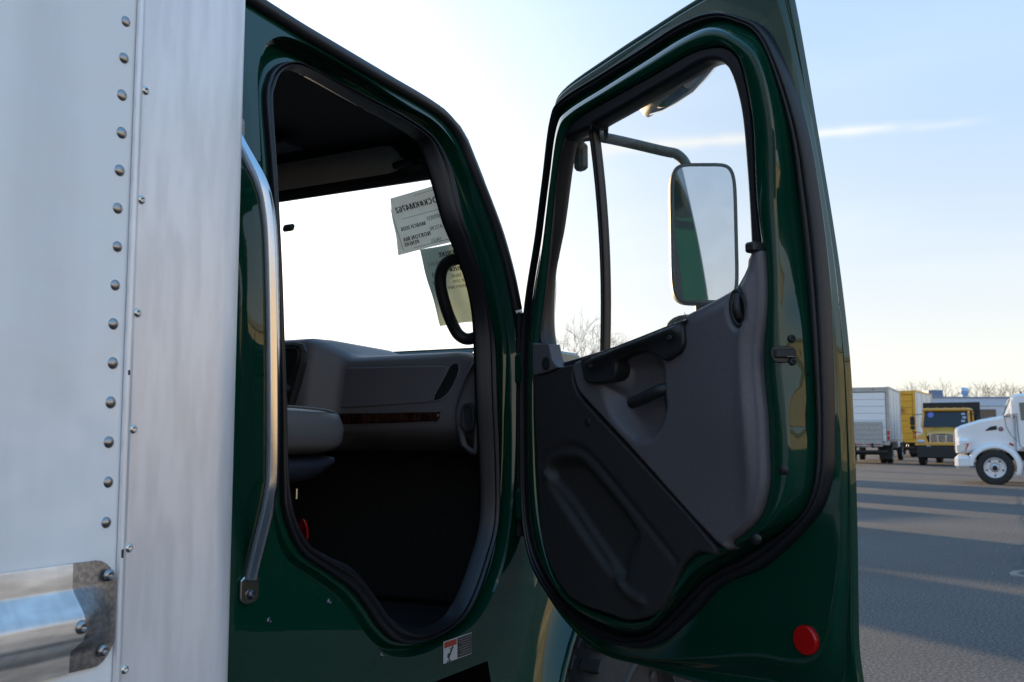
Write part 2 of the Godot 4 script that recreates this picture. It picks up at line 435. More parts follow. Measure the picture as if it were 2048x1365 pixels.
func make_materials() -> void:
	var paint := mat(lin(0.0022, 0.036, 0.0195), 0.12, 0.0, 0.12)
	paint.clearcoat_enabled = true
	paint.clearcoat = 1.0
	paint.clearcoat_roughness = 0.02
	M.paint = paint
	M.rubber = mat(lin(0.010, 0.0095, 0.012), 0.42, 0.0, 0.5)
	M.black_plastic = tri_tex(mat(lin(0.012, 0.012, 0.013), 0.5), null, Vector3.ONE * 9.0, bump_tex(256, 0.09, 3, 5, 3.0), 0.12, false)
	M.vinyl_grey = tri_tex(mat(lin(0.112, 0.098, 0.106), 0.50), noise_tex(256, 0.05, 4, Color(0.90, 0.90, 0.90), Color.WHITE, 11), Vector3.ONE * 8.0, bump_tex(256, 0.16, 3, 8, 4.0), 0.28, false)
	M.vinyl_dark = tri_tex(mat(lin(0.028, 0.0245, 0.0235), 0.62), noise_tex(256, 0.05, 4, Color(0.78, 0.78, 0.78), Color.WHITE, 12), Vector3.ONE * 8.0, bump_tex(256, 0.16, 3, 9, 4.0), 0.28, false)
	M.dash_grey = tri_tex(mat(lin(0.125, 0.112, 0.114), 0.5), null, Vector3.ONE * 8.0, bump_tex(256, 0.11, 3, 10, 3.0), 0.08, false)
	M.dash_low = mat(lin(0.02, 0.02, 0.022), 0.7)
	M.headliner = tri_tex(mat(lin(0.046, 0.038, 0.031), 0.8), noise_tex(256, 0.08, 4, Color(0.8, 0.8, 0.8), Color.WHITE, 13), Vector3.ONE * 5.0, null, 0.3, false)
	M.visor = tri_tex(mat(lin(0.44, 0.38, 0.31), 0.32), null, Vector3.ONE * 3.0, bump_tex(256, 0.012, 2, 14, 10.0), 0.25, false)
	M.seat = tri_tex(mat(lin(0.130, 0.116, 0.112), 0.38), null, Vector3.ONE * 7.0, bump_tex(256, 0.05, 3, 15, 3.0), 0.12, false)
	M.seat_dark = mat(lin(0.014, 0.015, 0.022), 0.5)
	M.wood = tri_tex(mat(Color.WHITE, 0.15), noise_tex(256, 0.03, 4, lin(0.014, 0.004, 0.002), lin(0.060, 0.020, 0.010), 16, 0.2, 0.8, Vector2(4, 1)), Vector3(2, 2, 2), null, 0.3, false)
	M.trim_black = mat(lin(0.005, 0.005, 0.0055), 0.9, 0.0, 0.2)
	M.floor_mat = tri_tex(mat(lin(0.020, 0.019, 0.020), 0.8), noise_tex(256, 0.06, 4, Color(0.5, 0.5, 0.5), Color.WHITE, 17), Vector3.ONE * 4.0, bump_tex(256, 0.15, 3, 18, 4.0), 0.4, false)
	M.chrome = mat(lin(0.60, 0.60, 0.62), 0.17, 1.0)
	M.steel = mat(lin(0.66, 0.63, 0.58), 0.22, 1.0)
	M.rivet = mat(lin(0.34, 0.33, 0.33), 0.30, 1.0)
	M.dark_steel = mat(lin(0.14, 0.14, 0.15), 0.38, 1.0)
	M.white_panel = tri_tex(mat(Color.WHITE, 0.22), noise_tex(512, 0.012, 5, lin(0.77, 0.775, 0.775), lin(0.87, 0.872, 0.87), 21, 0.10, 0.7, Vector2(1, 0.12), 0.05), Vector3(0.9, 0.9, 0.9), bump_tex(512, 0.010, 3, 20, 9.0), 0.16)
	M.aluminium = tri_tex(mat(Color.WHITE, 0.36, 0.30), noise_tex(1024, 0.010, 6, lin(0.76, 0.74, 0.74), lin(0.88, 0.86, 0.86), 22, 0.22, 0.75, Vector2(1, 0.16), 0.42), Vector3(2.4, 2.4, 2.4), bump_tex(512, 0.02, 4, 23, 1.2), 0.08)
	M.rail_metal = tri_tex(mat(Color.WHITE, 0.44, 0.75), noise_tex(512, 0.02, 6, lin(0.56, 0.555, 0.54), lin(0.82, 0.81, 0.79), 24, 0.2, 0.8, Vector2(0.2, 1), 0.22), Vector3(4, 4, 4))
	M.cast_metal = tri_tex(mat(Color.WHITE, 0.42, 0.8), noise_tex(512, 0.03, 5, lin(0.20, 0.20, 0.205), lin(0.36, 0.355, 0.355), 25, 0.2, 0.8, Vector2.ONE, 0.5), Vector3(7, 7, 7), bump_tex(256, 0.08, 4, 26, 2.0), 0.2)
	M.red_lens = mat(lin(0.42, 0.004, 0.004), 0.18)
	M.glass = mat(Color(0.86, 0.93, 0.90, 0.07), 0.0, 0.0, 0.5)
	M.glass.transparency = BaseMaterial3D.TRANSPARENCY_ALPHA
	M.mirror_glass = tri_tex(mat(Color.WHITE, 0.03, 1.0), noise_tex(512, 0.006, 3, lin(0.50, 0.52, 0.53), lin(0.54, 0.56, 0.57), 27, 0.2, 0.8, Vector2.ONE, 0.12), Vector3(4, 4, 4))
	M.mirror_shell = tri_tex(mat(Color.WHITE, 0.55), noise_tex(512, 0.03, 5, lin(0.035, 0.042, 0.036), lin(0.11, 0.12, 0.10), 28, 0.2, 0.9, Vector2.ONE, 0.5), Vector3(6, 6, 6))
	M.tyre = tri_tex(mat(Color.WHITE, 0.8), noise_tex(256, 0.04, 4, lin(0.014, 0.013, 0.013), lin(0.032, 0.030, 0.029), 29), Vector3(3, 3, 3))
	M.chassis = mat(lin(0.012, 0.012, 0.013), 0.6)
	M.print_black = mat(lin(0.03, 0.03, 0.03), 0.7)
	M.paper = tri_tex(mat(Color.WHITE, 0.7), noise_tex(256, 0.015, 4, lin(0.82, 0.77, 0.68), lin(0.93, 0.88, 0.79), 30), Vector3(6, 6, 6))
	M.paper.backlight_enabled = true
	M.paper.backlight = Color(1.0, 0.98, 0.92)
	M.paper_green = M.paper.duplicate()
	M.paper_green.albedo_color = Color(0.78, 0.84, 0.84)
	M.paper_green.backlight = Color(0.72, 0.74, 0.68)

# ---------------------------------------------------------------- camera, sky, sun
func sun_dir() -> Vector3:
	var a := deg_to_rad(SUN_AZ)
	var e := deg_to_rad(SUN_EL)
	return Vector3(-sin(a) * cos(e), sin(e), -cos(a) * cos(e))

func make_sky() -> PanoramaSkyMaterial:
	var w := 1536
	var h := 768
	var data := PackedFloat32Array()
	data.resize(w * h * 3)
	var sun := sun_dir()
	var fn := FastNoiseLite.new()
	fn.seed = 4
	fn.frequency = 1.0
	fn.fractal_octaves = 5
	# a vapour trail: a great circle between two directions, a little ragged
	var ta := Vector3(-0.3983, 0.2813, -0.8730).normalized()
	var tb := Vector3(-0.0495, 0.2796, -0.9588).normalized()
	var tn := ta.cross(tb).normalized()
	var tm := (ta + tb).normalized()
	for y in h:
		var el := PI / 2 - PI * (y + 0.5) / h
		var se := sin(el)
		var ce := cos(el)
		var up := maxf(se, 0.0)
		var hz := exp(-up * 3.6)
		for x in w:
			var az := TAU * (x + 0.5) / w
			var d := Vector3(sin(az) * ce, se, -cos(az) * ce)
			var cg := d.dot(sun)
			var g := acos(clampf(cg, -1, 1))
			var r := lerpf(0.060, 0.480, hz)
			var gr := lerpf(0.208, 0.462, hz)
			var b := lerpf(0.425, 0.378, hz)
			# forward scattering round the sun
			var glow := 0.62 * exp(-g * g / 0.22) + 1.5 * exp(-g / 0.16) + 0.02 * (1 + cg)
			r += glow * 0.94; gr += glow * 0.86; b += glow * 0.76
			# away from the sun the horizon is duller
			var back := clampf(0.5 - 0.5 * cg, 0, 1)
			var dim := 1.0 + 0.70 * back
			r *= dim * (1.0 + 0.10 * back); gr *= dim; b *= dim * (1.0 - 0.05 * back)
			if se > 0.02 and se < 0.9:
				# thin high cloud in stretched veils
				var q := Vector3(d.x / (se + 0.18), 0, d.z / (se + 0.18))
				var c := fn.get_noise_3d(q.x * 0.55, q.z * 1.5, 3.1)
				c = clampf((c - 0.02) * 2.0, 0, 1) * clampf(se * 7.0, 0, 1)
				var v := 0.07 * c
				var lift := 0.52 + 0.5 * exp(-g * g / 0.8)
				r = lerpf(r, lift, v); gr = lerpf(gr, lift, v); b = lerpf(b, lift, v)
				var off := d.dot(tn) + 0.0006 * fn.get_noise_2d(x * 0.08, 7.0)
				if absf(off) < 0.03 and d.dot(tm) > 0.9:
					var along := d.dot((tb - ta).normalized())
					var fade := clampf((along + 0.26) / 0.09, 0, 1) * clampf((0.195 - along) / 0.10, 0, 1)
					var wd := lerpf(0.0058, 0.0012, clampf((along + 0.18) / 0.36, 0, 1)) * (1.0 + 0.5 * fn.get_noise_2d(x * 0.11, 31.0))
					var k := exp(-off * off / (wd * wd)) * fade * 0.9
					r = lerpf(r, 0.56, k); gr = lerpf(gr, 0.55, k); b = lerpf(b, 0.52, k)
			if se < 0.0:
				r = 0.16; gr = 0.15; b = 0.14
			var i := (y * w + x) * 3
			data[i] = r; data[i + 1] = gr; data[i + 2] = b
	var img := Image.create_from_data(w, h, false, Image.FORMAT_RGBF, data.to_byte_array())
	var m := PanoramaSkyMaterial.new()
	m.panorama = ImageTexture.create_from_image(img)
	return m

func make_world() -> void:
	var cam := Camera3D.new()
	cam.name = "camera"
	cam.position = Vector3(0, 1.55, 0)
	cam.rotation = Vector3(atan(183.5 / 1960.0), deg_to_rad(29.18), 0)
	cam.fov = rad_to_deg(2.0 * atan(682.5 / 1960.0))
	cam.near = 0.05
	cam.far = 1200.0
	var lens := CameraAttributesPhysical.new()
	lens.frustum_focal_length = 12.0 / (682.5 / 1960.0)
	lens.frustum_focus_distance = 2.1
	lens.frustum_near = 0.05
	lens.frustum_far = 1200.0
	lens.exposure_aperture = 11.0
	cam.attributes = lens
	add_child(cam)
	cam.current = true
	var env := Environment.new()
	env.background_mode = Environment.BG_SKY
	env.sky = Sky.new()
	env.sky.sky_material = make_sky()
	env.tonemap_mode = Environment.TONE_MAPPER_LINEAR
	env.tonemap_exposure = 2.0
	env.sdfgi_enabled = true
	env.ssao_enabled = true
	env.ssil_enabled = true
	var we := WorldEnvironment.new()
	we.name = "world_environment"
	we.environment = env
	add_child(we)
	var s := DirectionalLight3D.new()
	s.name = "sun"
	s.light_energy = 1.6
	s.light_color = Color(1.0, 0.86, 0.67)
	s.light_angular_distance = 0.5
	s.shadow_enabled = true
	add_child(s)
	s.look_at_from_position(sun_dir() * 100.0, Vector3.ZERO)

func make_ground() -> void:
	var xs := PackedFloat32Array()
	var zs := PackedFloat32Array()
	for k in range(-11, 0): xs.append(-24.0 - pow(1.7, -k) * 1.6)
	for k in 97: xs.append(-24.0 + k * 0.5)
	for k in range(1, 12): xs.append(24.0 + pow(1.7, k) * 1.6)
	for k in range(-8, 0): zs.append(-96.0 - pow(1.8, -k) * 6.0)
	for k in 225: zs.append(-96.0 + k * 0.5)
	for k in range(1, 9): zs.append(16.0 + pow(1.8, k) * 6.0)
	var fn := FastNoiseLite.new()
	fn.seed = 77
	fn.frequency = 0.16
	fn.fractal_octaves = 4
	var v := PackedVector3Array()
	var n := PackedVector3Array()
	var col := PackedColorArray()
	var ix := PackedInt32Array()
	for i in xs.size():
		for j in zs.size():
			v.append(Vector3(xs[i], 0, zs[j]))
			n.append(Vector3.UP)
			# worn wheel paths and old patches
			var t := 1.0 + 0.34 * fn.get_noise_2d(xs[i] * 0.6, zs[j] * 2.0) + 0.20 * fn.get_noise_2d(xs[i] * 3.0, zs[j] * 3.0)
			col.append(Color(t * 0.8, t * 0.8, t * 0.8))
	for i in xs.size() - 1:
		for j in zs.size() - 1:
			var a := i * zs.size() + j
			var b := a + zs.size()
			ix.append_array(PackedInt32Array([a, b, b + 1, a, b + 1, a + 1]))
	var arr := []
	arr.resize(Mesh.ARRAY_MAX)
	arr[Mesh.ARRAY_VERTEX] = v
	arr[Mesh.ARRAY_NORMAL] = n
	arr[Mesh.ARRAY_COLOR] = col
	arr[Mesh.ARRAY_INDEX] = ix
	var am := ArrayMesh.new()
	am.add_surface_from_arrays(Mesh.PRIMITIVE_TRIANGLES, arr)
	var m := tri_tex(mat(Color.WHITE, 0.9), noise_tex(1024, 0.07, 6, lin(0.022, 0.022, 0.023), lin(0.150, 0.147, 0.145), 41, 0.25, 0.78, Vector2.ONE, 0.65), Vector3(0.42, 0.42, 0.42), bump_tex(512, 0.42, 2, 42, 4.0), 0.25)
	m.vertex_color_use_as_albedo = true
	setting("ground", am, m)
	# tar-sealed cracks: thin ragged strips on the asphalt
	var tar := mat(lin(0.028, 0.028, 0.030), 0.75)
	var fine := FastNoiseLite.new()
	fn.seed = 5
	for c in [[Vector2(-0.95, -28.0), Vector2(-0.45, -12.9), 0.04], [Vector2(-0.5, -14.2), Vector2(4.0, -13.2), 0.02]]:
		var mb := MB.new()
		var rows := []
		var d: Vector2 = (c[1] - c[0]).normalized()
		var s := Vector2(-d.y, d.x)
		for k in 61:
			var p: Vector2 = c[0].lerp(c[1], k / 60.0) + s * (fine.get_noise_2d(k * 5.0, c[2] * 900) * 0.30 + fine.get_noise_2d(k * 40.0, 3.0) * 0.04)
			var wd: float = c[2] * (0.7 + 0.6 * fine.get_noise_2d(k * 30.0, 55.0))
			rows.append(PackedVector3Array([Vector3(p.x - s.x * wd, 0.004, p.y - s.y * wd), Vector3(p.x + s.x * wd, 0.004, p.y + s.y * wd)]))
		mb.loft(rows)
		setting("pavement_crack", mb, tar)
	# manhole
	var mh := thing("manhole_cover", "round iron manhole cover set in the asphalt at the right", "manhole cover", Vector3(-0.17, 0, -12.3))
	var rim := MB.new().lathe(Vector3.ZERO, Vector3.UP, PackedVector2Array([Vector2(0.40, 0.0), Vector2(0.395, 0.012), Vector2(0.33, 0.014), Vector2(0.325, 0.004)]), 40)
	part(mh, "rim", rim, tri_tex(mat(Color.WHITE, 0.5, 0.5), noise_tex(256, 0.05, 4, lin(0.07, 0.063, 0.06), lin(0.15, 0.14, 0.13), 43), Vector3(3, 3, 3)))
	var lid := MB.new().lathe(Vector3.ZERO, Vector3.UP, PackedVector2Array([Vector2(0.32, 0.004), Vector2(0.316, 0.009), Vector2(0.0, 0.009)]), 40)
	var iron := tri_tex(mat(Color.WHITE, 0.55, 0.4), noise_tex(256, 0.05, 4, lin(0.05, 0.046, 0.044), lin(0.15, 0.14, 0.13), 44), Vector3(3, 3, 3))
	for k in 7: lid.box(Vector3(0, 0.0115, -0.24 + k * 0.08), Vector3(2.0 * sqrt(0.09 - pow(-0.24 + k * 0.08, 2)), 0.005, 0.018))
	part(mh, "lid", lid, iron)
	# loose pale grit
	var st := MB.new()
	rng.seed = 12
	for k in 420:
		var p := Vector3(rng.randf_range(-5.0, 4.0), 0.0, rng.randf_range(-22.0, -4.5))
		var s2 := rng.randf_range(0.003, 0.010)
		st.box(p + Vector3(0, s2 * 0.3, 0), Vector3(s2, s2 * 0.7, s2 * 1.3), s2 * 0.2, Basis(Vector3.UP, rng.randf() * TAU))
	var gr := part(self, "grit", st, mat(lin(0.34, 0.33, 0.31), 0.8))
	gr.set_meta("kind", "stuff")
	gr.set_meta("label", "pale loose grit scattered over the asphalt")
	gr.set_meta("category", "grit")

# ---------------------------------------------------------------- the green truck
func fastener(parent: Node3D, called: String, at: Vector3, dir: Vector3, r: float, h: float, m: Material, socket := true) -> void:
	var prof := PackedVector2Array()
	for k in 6:
		var a := PI / 2 * k / 5
		prof.append(Vector2(r * cos(a) if not socket or k < 4 else r * cos(PI / 2 * 3 / 5) * (1.0 - 0.12 * (k - 3)), h * sin(a) if not socket or k < 4 else h * 0.83))
	if socket:
		prof.append(Vector2(r * 0.36, h * 0.35))
		prof.append(Vector2(0.0, h * 0.30))
	part(parent, called, MB.new().lathe(Vector3.ZERO, dir, prof, 14), m, at)

func make_cargo_box(t: Node3D) -> void:
	var X := 0.182          # face of the box's side
	var zf := 1.164         # its front edge
	var side := MB.new()
	side.box(Vector3(X - 0.02, 2.30, 1.40 + 3.0), Vector3(0.04, 2.60, 6.0))
	side.box(Vector3(X - 2.53, 2.30, 1.19 + 3.1), Vector3(0.04, 2.60, 6.2))
	side.box(Vector3(X - 1.275, 3.63, 1.19 + 3.1), Vector3(2.55, 0.06, 6.2))
	side.box(Vector3(X - 1.275, 0.97, 1.19 + 3.1), Vector3(2.50, 0.06, 6.2))
	side.box(Vector3(X - 1.275, 2.30, 1.22), Vector3(2.40, 2.60, 0.04))
	side.box(Vector3(X - 1.275, 2.30, 7.38), Vector3(2.50, 2.60, 0.04))
	var cb := part(t, "cargo_box", side, M.white_panel)
	cb.set_meta("label", "white riveted side of the cargo box")
	for k in 44:
		var y := 2.55 - k * 0.0533
		if y > 1.40 or y < 1.20:
			fastener(cb, "rivet", Vector3(X - 0.0005, y, 1.4215 + 0.001 * sin(k * 2.1)), Vector3.RIGHT, 0.0082 * (1.0 + 0.05 * sin(k * 5.3)), 0.0042 * (1.0 + 0.12 * sin(k * 3.7)), M.rivet, false)
	# rolled aluminium corner post
	var prof := PackedVector2Array([Vector2(X + 0.0015, 1.4035), Vector2(X + 0.006, 1.4030), Vector2(X + 0.0078, 1.4005), Vector2(X + 0.0078, 1.3965), Vector2(X + 0.0050, 1.3950), Vector2(X + 0.0050, 1.3925), Vector2(X + 0.0040, 1.3915)])
	for k in 9: prof.append(Vector2(X + 0.0040 - 0.002 * sin(PI * k / 8.0), 1.390 - k * 0.02))
	for k in range(1, 13):
		var a := PI / 2 * k / 12.0
		prof.append(Vector2(X + 0.004 - 0.052 * (1 - cos(a)), 1.228 - 0.064 * sin(a)))
	prof.append(Vector2(X - 0.15, 1.164))
	var post := MB.new()
	var rows := []
	for p in prof:
		var r := PackedVector3Array()
		for k in 40: r.append(Vector3(p.x, 0.95 + k * 0.0695, p.y))
		rows.append(r)
	post.loft(rows)
	var cp := part(t, "corner_post", post, M.aluminium)
	cp.set_meta("label", "brushed aluminium corner post of the box")
	for y in [2.355, 2.195, 2.034, 1.876, 1.716, 1.555, 1.394, 1.233, 1.07]:
		fastener(cp, "screw", Vector3(X + 0.003, y, 1.3865), Vector3.RIGHT, 0.0068, 0.0048, M.steel)
	for q in [[1.632, 0.007], [1.388, 0.012]]:
		part(cp, "chipped_edge", MB.new().box(Vector3(X + 0.0075, q[0], 1.3995), Vector3(0.002, q[1], 0.0035), 0.0008), M.chassis)
	# rub rail: hat section in pressed metal
	var hat := PackedVector2Array([Vector2(0.000, 1.3830), Vector2(0.0030, 1.3825), Vector2(0.0032, 1.3530), Vector2(0.0062, 1.3470), Vector2(0.0250, 1.3250), Vector2(0.0290, 1.3195), Vector2(0.0300, 1.3140), Vector2(0.0300, 1.2960), Vector2(0.0285, 1.2900), Vector2(0.0080, 1.2755), Vector2(0.0042, 1.2720), Vector2(0.0032, 1.2660), Vector2(0.0030, 1.2460), Vector2(0.000, 1.2455)])
	var mk := func(z0: float, z1: float, lift: float, fade: bool) -> MB:
		var rr := []
		for k in 15:
			var z := lerpf(z0, z1, k / 14.0)
			var r := PackedVector3Array()
			for p in hat:
				var h := p.x
				var y := p.y
				if fade:
					var f := clampf(k / 14.0, 0, 1)
					h = lerpf(h, 0.004, smoothstep(0.1, 1.0, f))
					var half := 0.069
					var lim := half if f < 0.55 else half * sqrt(maxf(0.0, 1.0 - pow((f - 0.55) / 0.55, 2.0)))
					y = clampf(y, 1.314 - lim, 1.314 + lim)
				r.append(Vector3(X + h + lift, y, z))
			rr.append(r)
		return MB.new().loft(rr)
	var rail := part(t, "rub_rail", mk.call(7.2, 1.474, 0.0035, false), M.rail_metal)
	rail.set_meta("label", "polished metal rub rail along the box side")
	part(rail, "end_cap", mk.call(1.480, 1.4055, 0.0012, true), M.cast_metal)
	fastener(rail, "bolt", Vector3(X + 0.0335, 1.307, 1.4790), Vector3.RIGHT, 0.0090, 0.006, M.rivet)
	fastener(rail, "bolt", Vector3(X + 0.010, 1.3625, 1.4225), Vector3.RIGHT, 0.0085, 0.006, M.rivet)
	fastener(rail, "bolt", Vector3(X + 0.0075, 1.2655, 1.4255), Vector3.RIGHT, 0.0085, 0.006, M.rivet)

func make_cab(t: Node3D) -> void:
	var K := 5
	var SI := smooth(flat_pts(C_SI), K)
	var SO := smooth(flat_pts(C_SO), K)
	var RO := smooth(flat_pts(C_RO), K)
	# outer skin of the cab's side with the door opening cut out
	var region := PackedVector2Array([Vector2(1.125, 0.985), Vector2(1.145, 1.3), Vector2(1.15, 1.8), Vector2(1.13, 2.35), Vector2(1.10, 2.402)])
	var outl := flat_pts(C_OUT)
	for k in 14: region.append(outl[k])
	region.append(Vector2(-0.10, 1.10))
	region.append(Vector2(-0.02, 0.96))
	region.append(Vector2(0.02, 0.89))
	region.append(Vector2(0.13, 0.89))
	region.append(Vector2(0.16, 0.985))
	var SEAM := 1.214
	var skin := func(p: Vector2) -> Vector3:
		var o := 0.028
		# soft rounding to the rear corner and the A pillar
		o -= 0.05 * pow(clampf((p.x - 1.0) / 0.15, 0, 1), 2.0)
		o -= 0.030 * pow(clampf((0.07 - p.x) / 0.16, 0, 1), 2.0) * smoothstep(1.80, 1.95, p.y)
		# pressed feature line below the opening
		o -= 0.004 * exp(-pow((p.y - SEAM) / 0.0035, 2.0)) * clampf((p.x - 0.93) / 0.02, 0, 1)
		o -= 0.0035 * exp(-pow((p.x - (0.918 - 0.02 * (p.y - 1.2))) / 0.004, 2.0)) * clampf((1.36 - p.y) / 0.06, 0, 1)
		o -= 0.004 * exp(-pow((p.x - 1.022) / 0.003, 2.0)) * clampf((p.y - 1.8) / 0.1, 0, 1)
		return Vector3(o - lean(p.y), p.y, p.x)
	var mb := sheet(region, [RO], 0.018, skin)
	# the rebate round the opening
	var rows := []
	var edge := PackedVector3Array()
	for p in RO: edge.append(skin.call(p))
	rows.append(edge)
	var MID := mixl(RO, SO, 0.5)
	for q in [[0.03, 0.023], [0.07, 0.017], [0.10, 0.006], [0.14, -0.004], [0.20, -0.010], [0.45, -0.012], [0.58, -0.010], [0.66, -0.004], [0.74, 0.003], [0.82, 0.005], [1.0, 0.005]]:
		rows.append(row3(mixl(RO, SO, q[0]), q[1]))
	mb.loft(rows, true)
	rows = [row3(SO, 0.005), row3(mixl(SO, SI, 0.8), -0.03), row3(inset(SI, -0.11), -0.085)]
	mb.loft(rows, true)
	# roof, rear wall, far side, front posts and cowl: thick shells around the interior
	var W := 2.1
	for sgn in [0, 1]:
		pass
	var roof := []
	for k in 15:
		var z := 0.13 + k * 0.0725
		var r := PackedVector3Array()
		for j in 17:
			var f := j / 16.0
			var x := lerpf(-lean(2.38) + 0.0, -W + lean(2.38), f)
			var y := 2.395 + 0.10 * pow(sin(PI * f), 0.6) - 0.10 * pow(clampf((0.30 - z) / 0.32, 0, 1), 2.0)
			if z < 0.22: y = minf(y, 2.395 + 0.1 * pow(sin(PI * f), 0.6))
			r.append(Vector3(x, y, z))
		roof.append(r)
	mb.loft(roof)
	mb.box(Vector3(-W / 2, 1.70, 1.13), Vector3(W - 0.14, 1.42, 0.04))
	for w in [[2.14, 0.34, 0.0, 1.15], [1.30, 0.66, -0.1, 1.15]]:
		mb.box(Vector3(-W + 0.02, w[0], (w[2] + w[3]) / 2), Vector3(0.05, w[1], w[3] - w[2]))
	mb.box(Vector3(-W + 0.02, 1.80, 1.02), Vector3(0.05, 0.42, 0.26))
	mb.box(Vector3(-W / 2, 0.98, 0.50), Vector3(W - 0.12, 0.05, 1.28))
	mb.box(Vector3(-W / 2, 1.40, -0.36), Vector3(W - 0.1, 0.84, 0.04))
	mb.box(Vector3(-0.045, 1.40, -0.16), Vector3(0.05, 0.80, 0.38))
	mb.box(Vector3(-W + 0.045, 1.40, -0.16), Vector3(0.05, 0.80, 0.38))
	mb.box(Vector3(-W / 2, 1.79, -0.50), Vector3(W - 0.2, 0.05, 0.34), 0.01)
	mb.box(Vector3(-W / 2, 2.335, 0.13), Vector3(W - 0.3, 0.10, 0.05), 0.01)
	# A pillars
	for s in [[-0.035, 1.0], [-W + 0.035, -1.0]]:
		mb.tube(PackedVector3Array([Vector3(s[0] - 0.02 * s[1], 1.70, -0.13), Vector3(s[0] - 0.06 * s[1], 2.03, 0.02), Vector3(s[0] - 0.105 * s[1], 2.30, 0.14)]), 0.035, 8)
	var cab := part(t, "cab_body", mb, M.paint)
	cab.set_meta("label", "dark green painted cab shell with door opening")
	for s in [C_S1, C_S2, C_S3]:
		fastener(cab, "screw", skin.call(Vector2(s[0], s[1])) - Vector3(0.001, 0, 0), Vector3.RIGHT, 0.0068, 0.004, M.dark_steel)
	# warning label: red head, white pictogram field, black text field
	var lx := 0.0285
	var lab := Node3D.new()
	var base := MB.new().box(Vector3(lx + 0.0012, 1.043, 0.301), Vector3(0.0012, 0.050, 0.124), 0.0003)
	var lp := part(cab, "warning_label", base, mat(lin(0.55, 0.55, 0.55), 0.4))
	lab.free()
	var ink := MB.new()
	ink.box(Vector3(lx + 0.0022, 1.0430, 0.2725), Vector3(0.0006, 0.046, 0.063))
	lp.set_meta("label", "small warning label with falling figure on the sill")
	_join(base, MB.new())
	var red := MB.new().box(Vector3(lx + 0.0022, 1.0595, 0.3345), Vector3(0.0006, 0.013, 0.053))
	var fig := MB.new()
	var L := func(a: Vector2, b: Vector2, r: float) -> void:
		fig.tube(PackedVector3Array([Vector3(lx + 0.0024, a.y, a.x), Vector3(lx + 0.0024, b.y, b.x)]), r, 6, true)
	L.call(Vector2(0.330, 1.046), Vector2(0.336, 1.036), 0.0022)
	L.call(Vector2(0.336, 1.036), Vector2(0.342, 1.030), 0.0018)
	L.call(Vector2(0.342, 1.030), Vector2(0.340, 1.023), 0.0016)
	L.call(Vector2(0.336, 1.036), Vector2(0.345, 1.037), 0.0016)
	L.call(Vector2(0.345, 1.037), Vector2(0.347, 1.029), 0.0015)
	L.call(Vector2(0.330, 1.045), Vector2(0.323, 1.049), 0.0014)
	L.call(Vector2(0.330, 1.045), Vector2(0.338, 1.049), 0.0014)
	fig.lathe(Vector3(lx + 0.0024, 1.0505, 0.328), Vector3.RIGHT, PackedVector2Array([Vector2(0.0026, 0), Vector2(0.0, 0.001)]), 10)
	L.call(Vector2(0.350, 1.0205), Vector2(0.332, 1.0205), 0.0012)
	_join(ink, fig)
	var txt := MB.new()
	for k in 7:
		txt.box(Vector3(lx + 0.0027, 1.0610 - k * 0.0058, 0.301 - 0.0285 - (0.004 if k % 3 == 2 else 0.0)), Vector3(0.0004, 0.0016, 0.052 - (0.010 if k % 3 == 2 else 0.0)))
	part(cab, "label_ink", ink, M.print_black)
	part(cab, "label_heading", red, mat(lin(0.40, 0.05, 0.02), 0.5))
	part(cab, "label_text", txt, mat(lin(0.22, 0.22, 0.22), 0.5))
	# hinge pillar: a dull black plate painting in the gap's shade, with two door hinges
	var hpl := part(cab, "hinge_gap_shade", MB.new().box(Vector3(0.0315, 1.575, -0.020), Vector3(0.012, 0.60, 0.056), 0.004), M.floor_mat)
	for y in [1.72, 1.36]:
		part(cab, "hinge", MB.new().box(Vector3(0.045, y, 0.006), Vector3(0.03, 0.085, 0.05), 0.008), M.paint)
	# door-opening seal: fat double bead of black rubber
	var sb := MB.new()
	var seal_rows := []
	for q in [[0.00, 0.004], [0.02, 0.014], [0.10, 0.019], [0.22, 0.017], [0.30, 0.008], [0.36, 0.004], [0.42, 0.008], [0.50, 0.013], [0.62, 0.012], [0.75, 0.002], [0.90, -0.010], [1.0, -0.020], [1.0, -0.024]]:
		seal_rows.append(row3(mixl(SO, SI, q[0]), q[1]))
	sb.loft(seal_rows, true)
	part(t, "opening_trim", MB.new().loft([row3(SI, -0.0235), row3(inset(SI, -0.004), -0.032), row3(inset(SI, -0.03), -0.046), row3(inset(SI, -0.09), -0.080)], true), M.trim_black)
	part(t, "opening_seal", sb, M.rubber)
	# drip moulding over the door and down the pillar
	var dp := flat_pts(C_DRIP)
	var path := []
	path.append(Vector3(-lean(2.41) + 0.03, 2.412, 1.12))
	for p in dp: path.append(on_side(p, 0.030))
	part(t, "drip_moulding", MB.new().tube(smooth3(path, 4), 0.0165, 10), M.rubber)
	# grab bar on the B pillar
	var hb := [Vector2(1.0343, 2.10), Vector2(1.036, 2.070), Vector2(1.036, 2.035), Vector2(1.030, 1.996), Vector2(1.0225, 1.955), Vector2(1.0165, 1.880), Vector2(1.0085, 1.70), Vector2(1.002, 1.494), Vector2(1.003, 1.440), Vector2(1.0, 1.381), Vector2(0.997, 1.312), Vector2(0.9965, 1.294)]
	var hn := [0.024, 0.040, 0.060, 0.077, 0.082, 0.083, 0.083, 0.083, 0.079, 0.060, 0.036, 0.031]
	var hp := []
	for k in hb.size():
		var s := on_side(hb[k], hn[k])
		hp.append(s)
	var gb := part(t, "grab_bar", MB.new().tube(smooth3(hp, 6), 0.0142, 18), M.chrome)
	gb.set_meta("label", "polished steel grab bar behind the door opening")
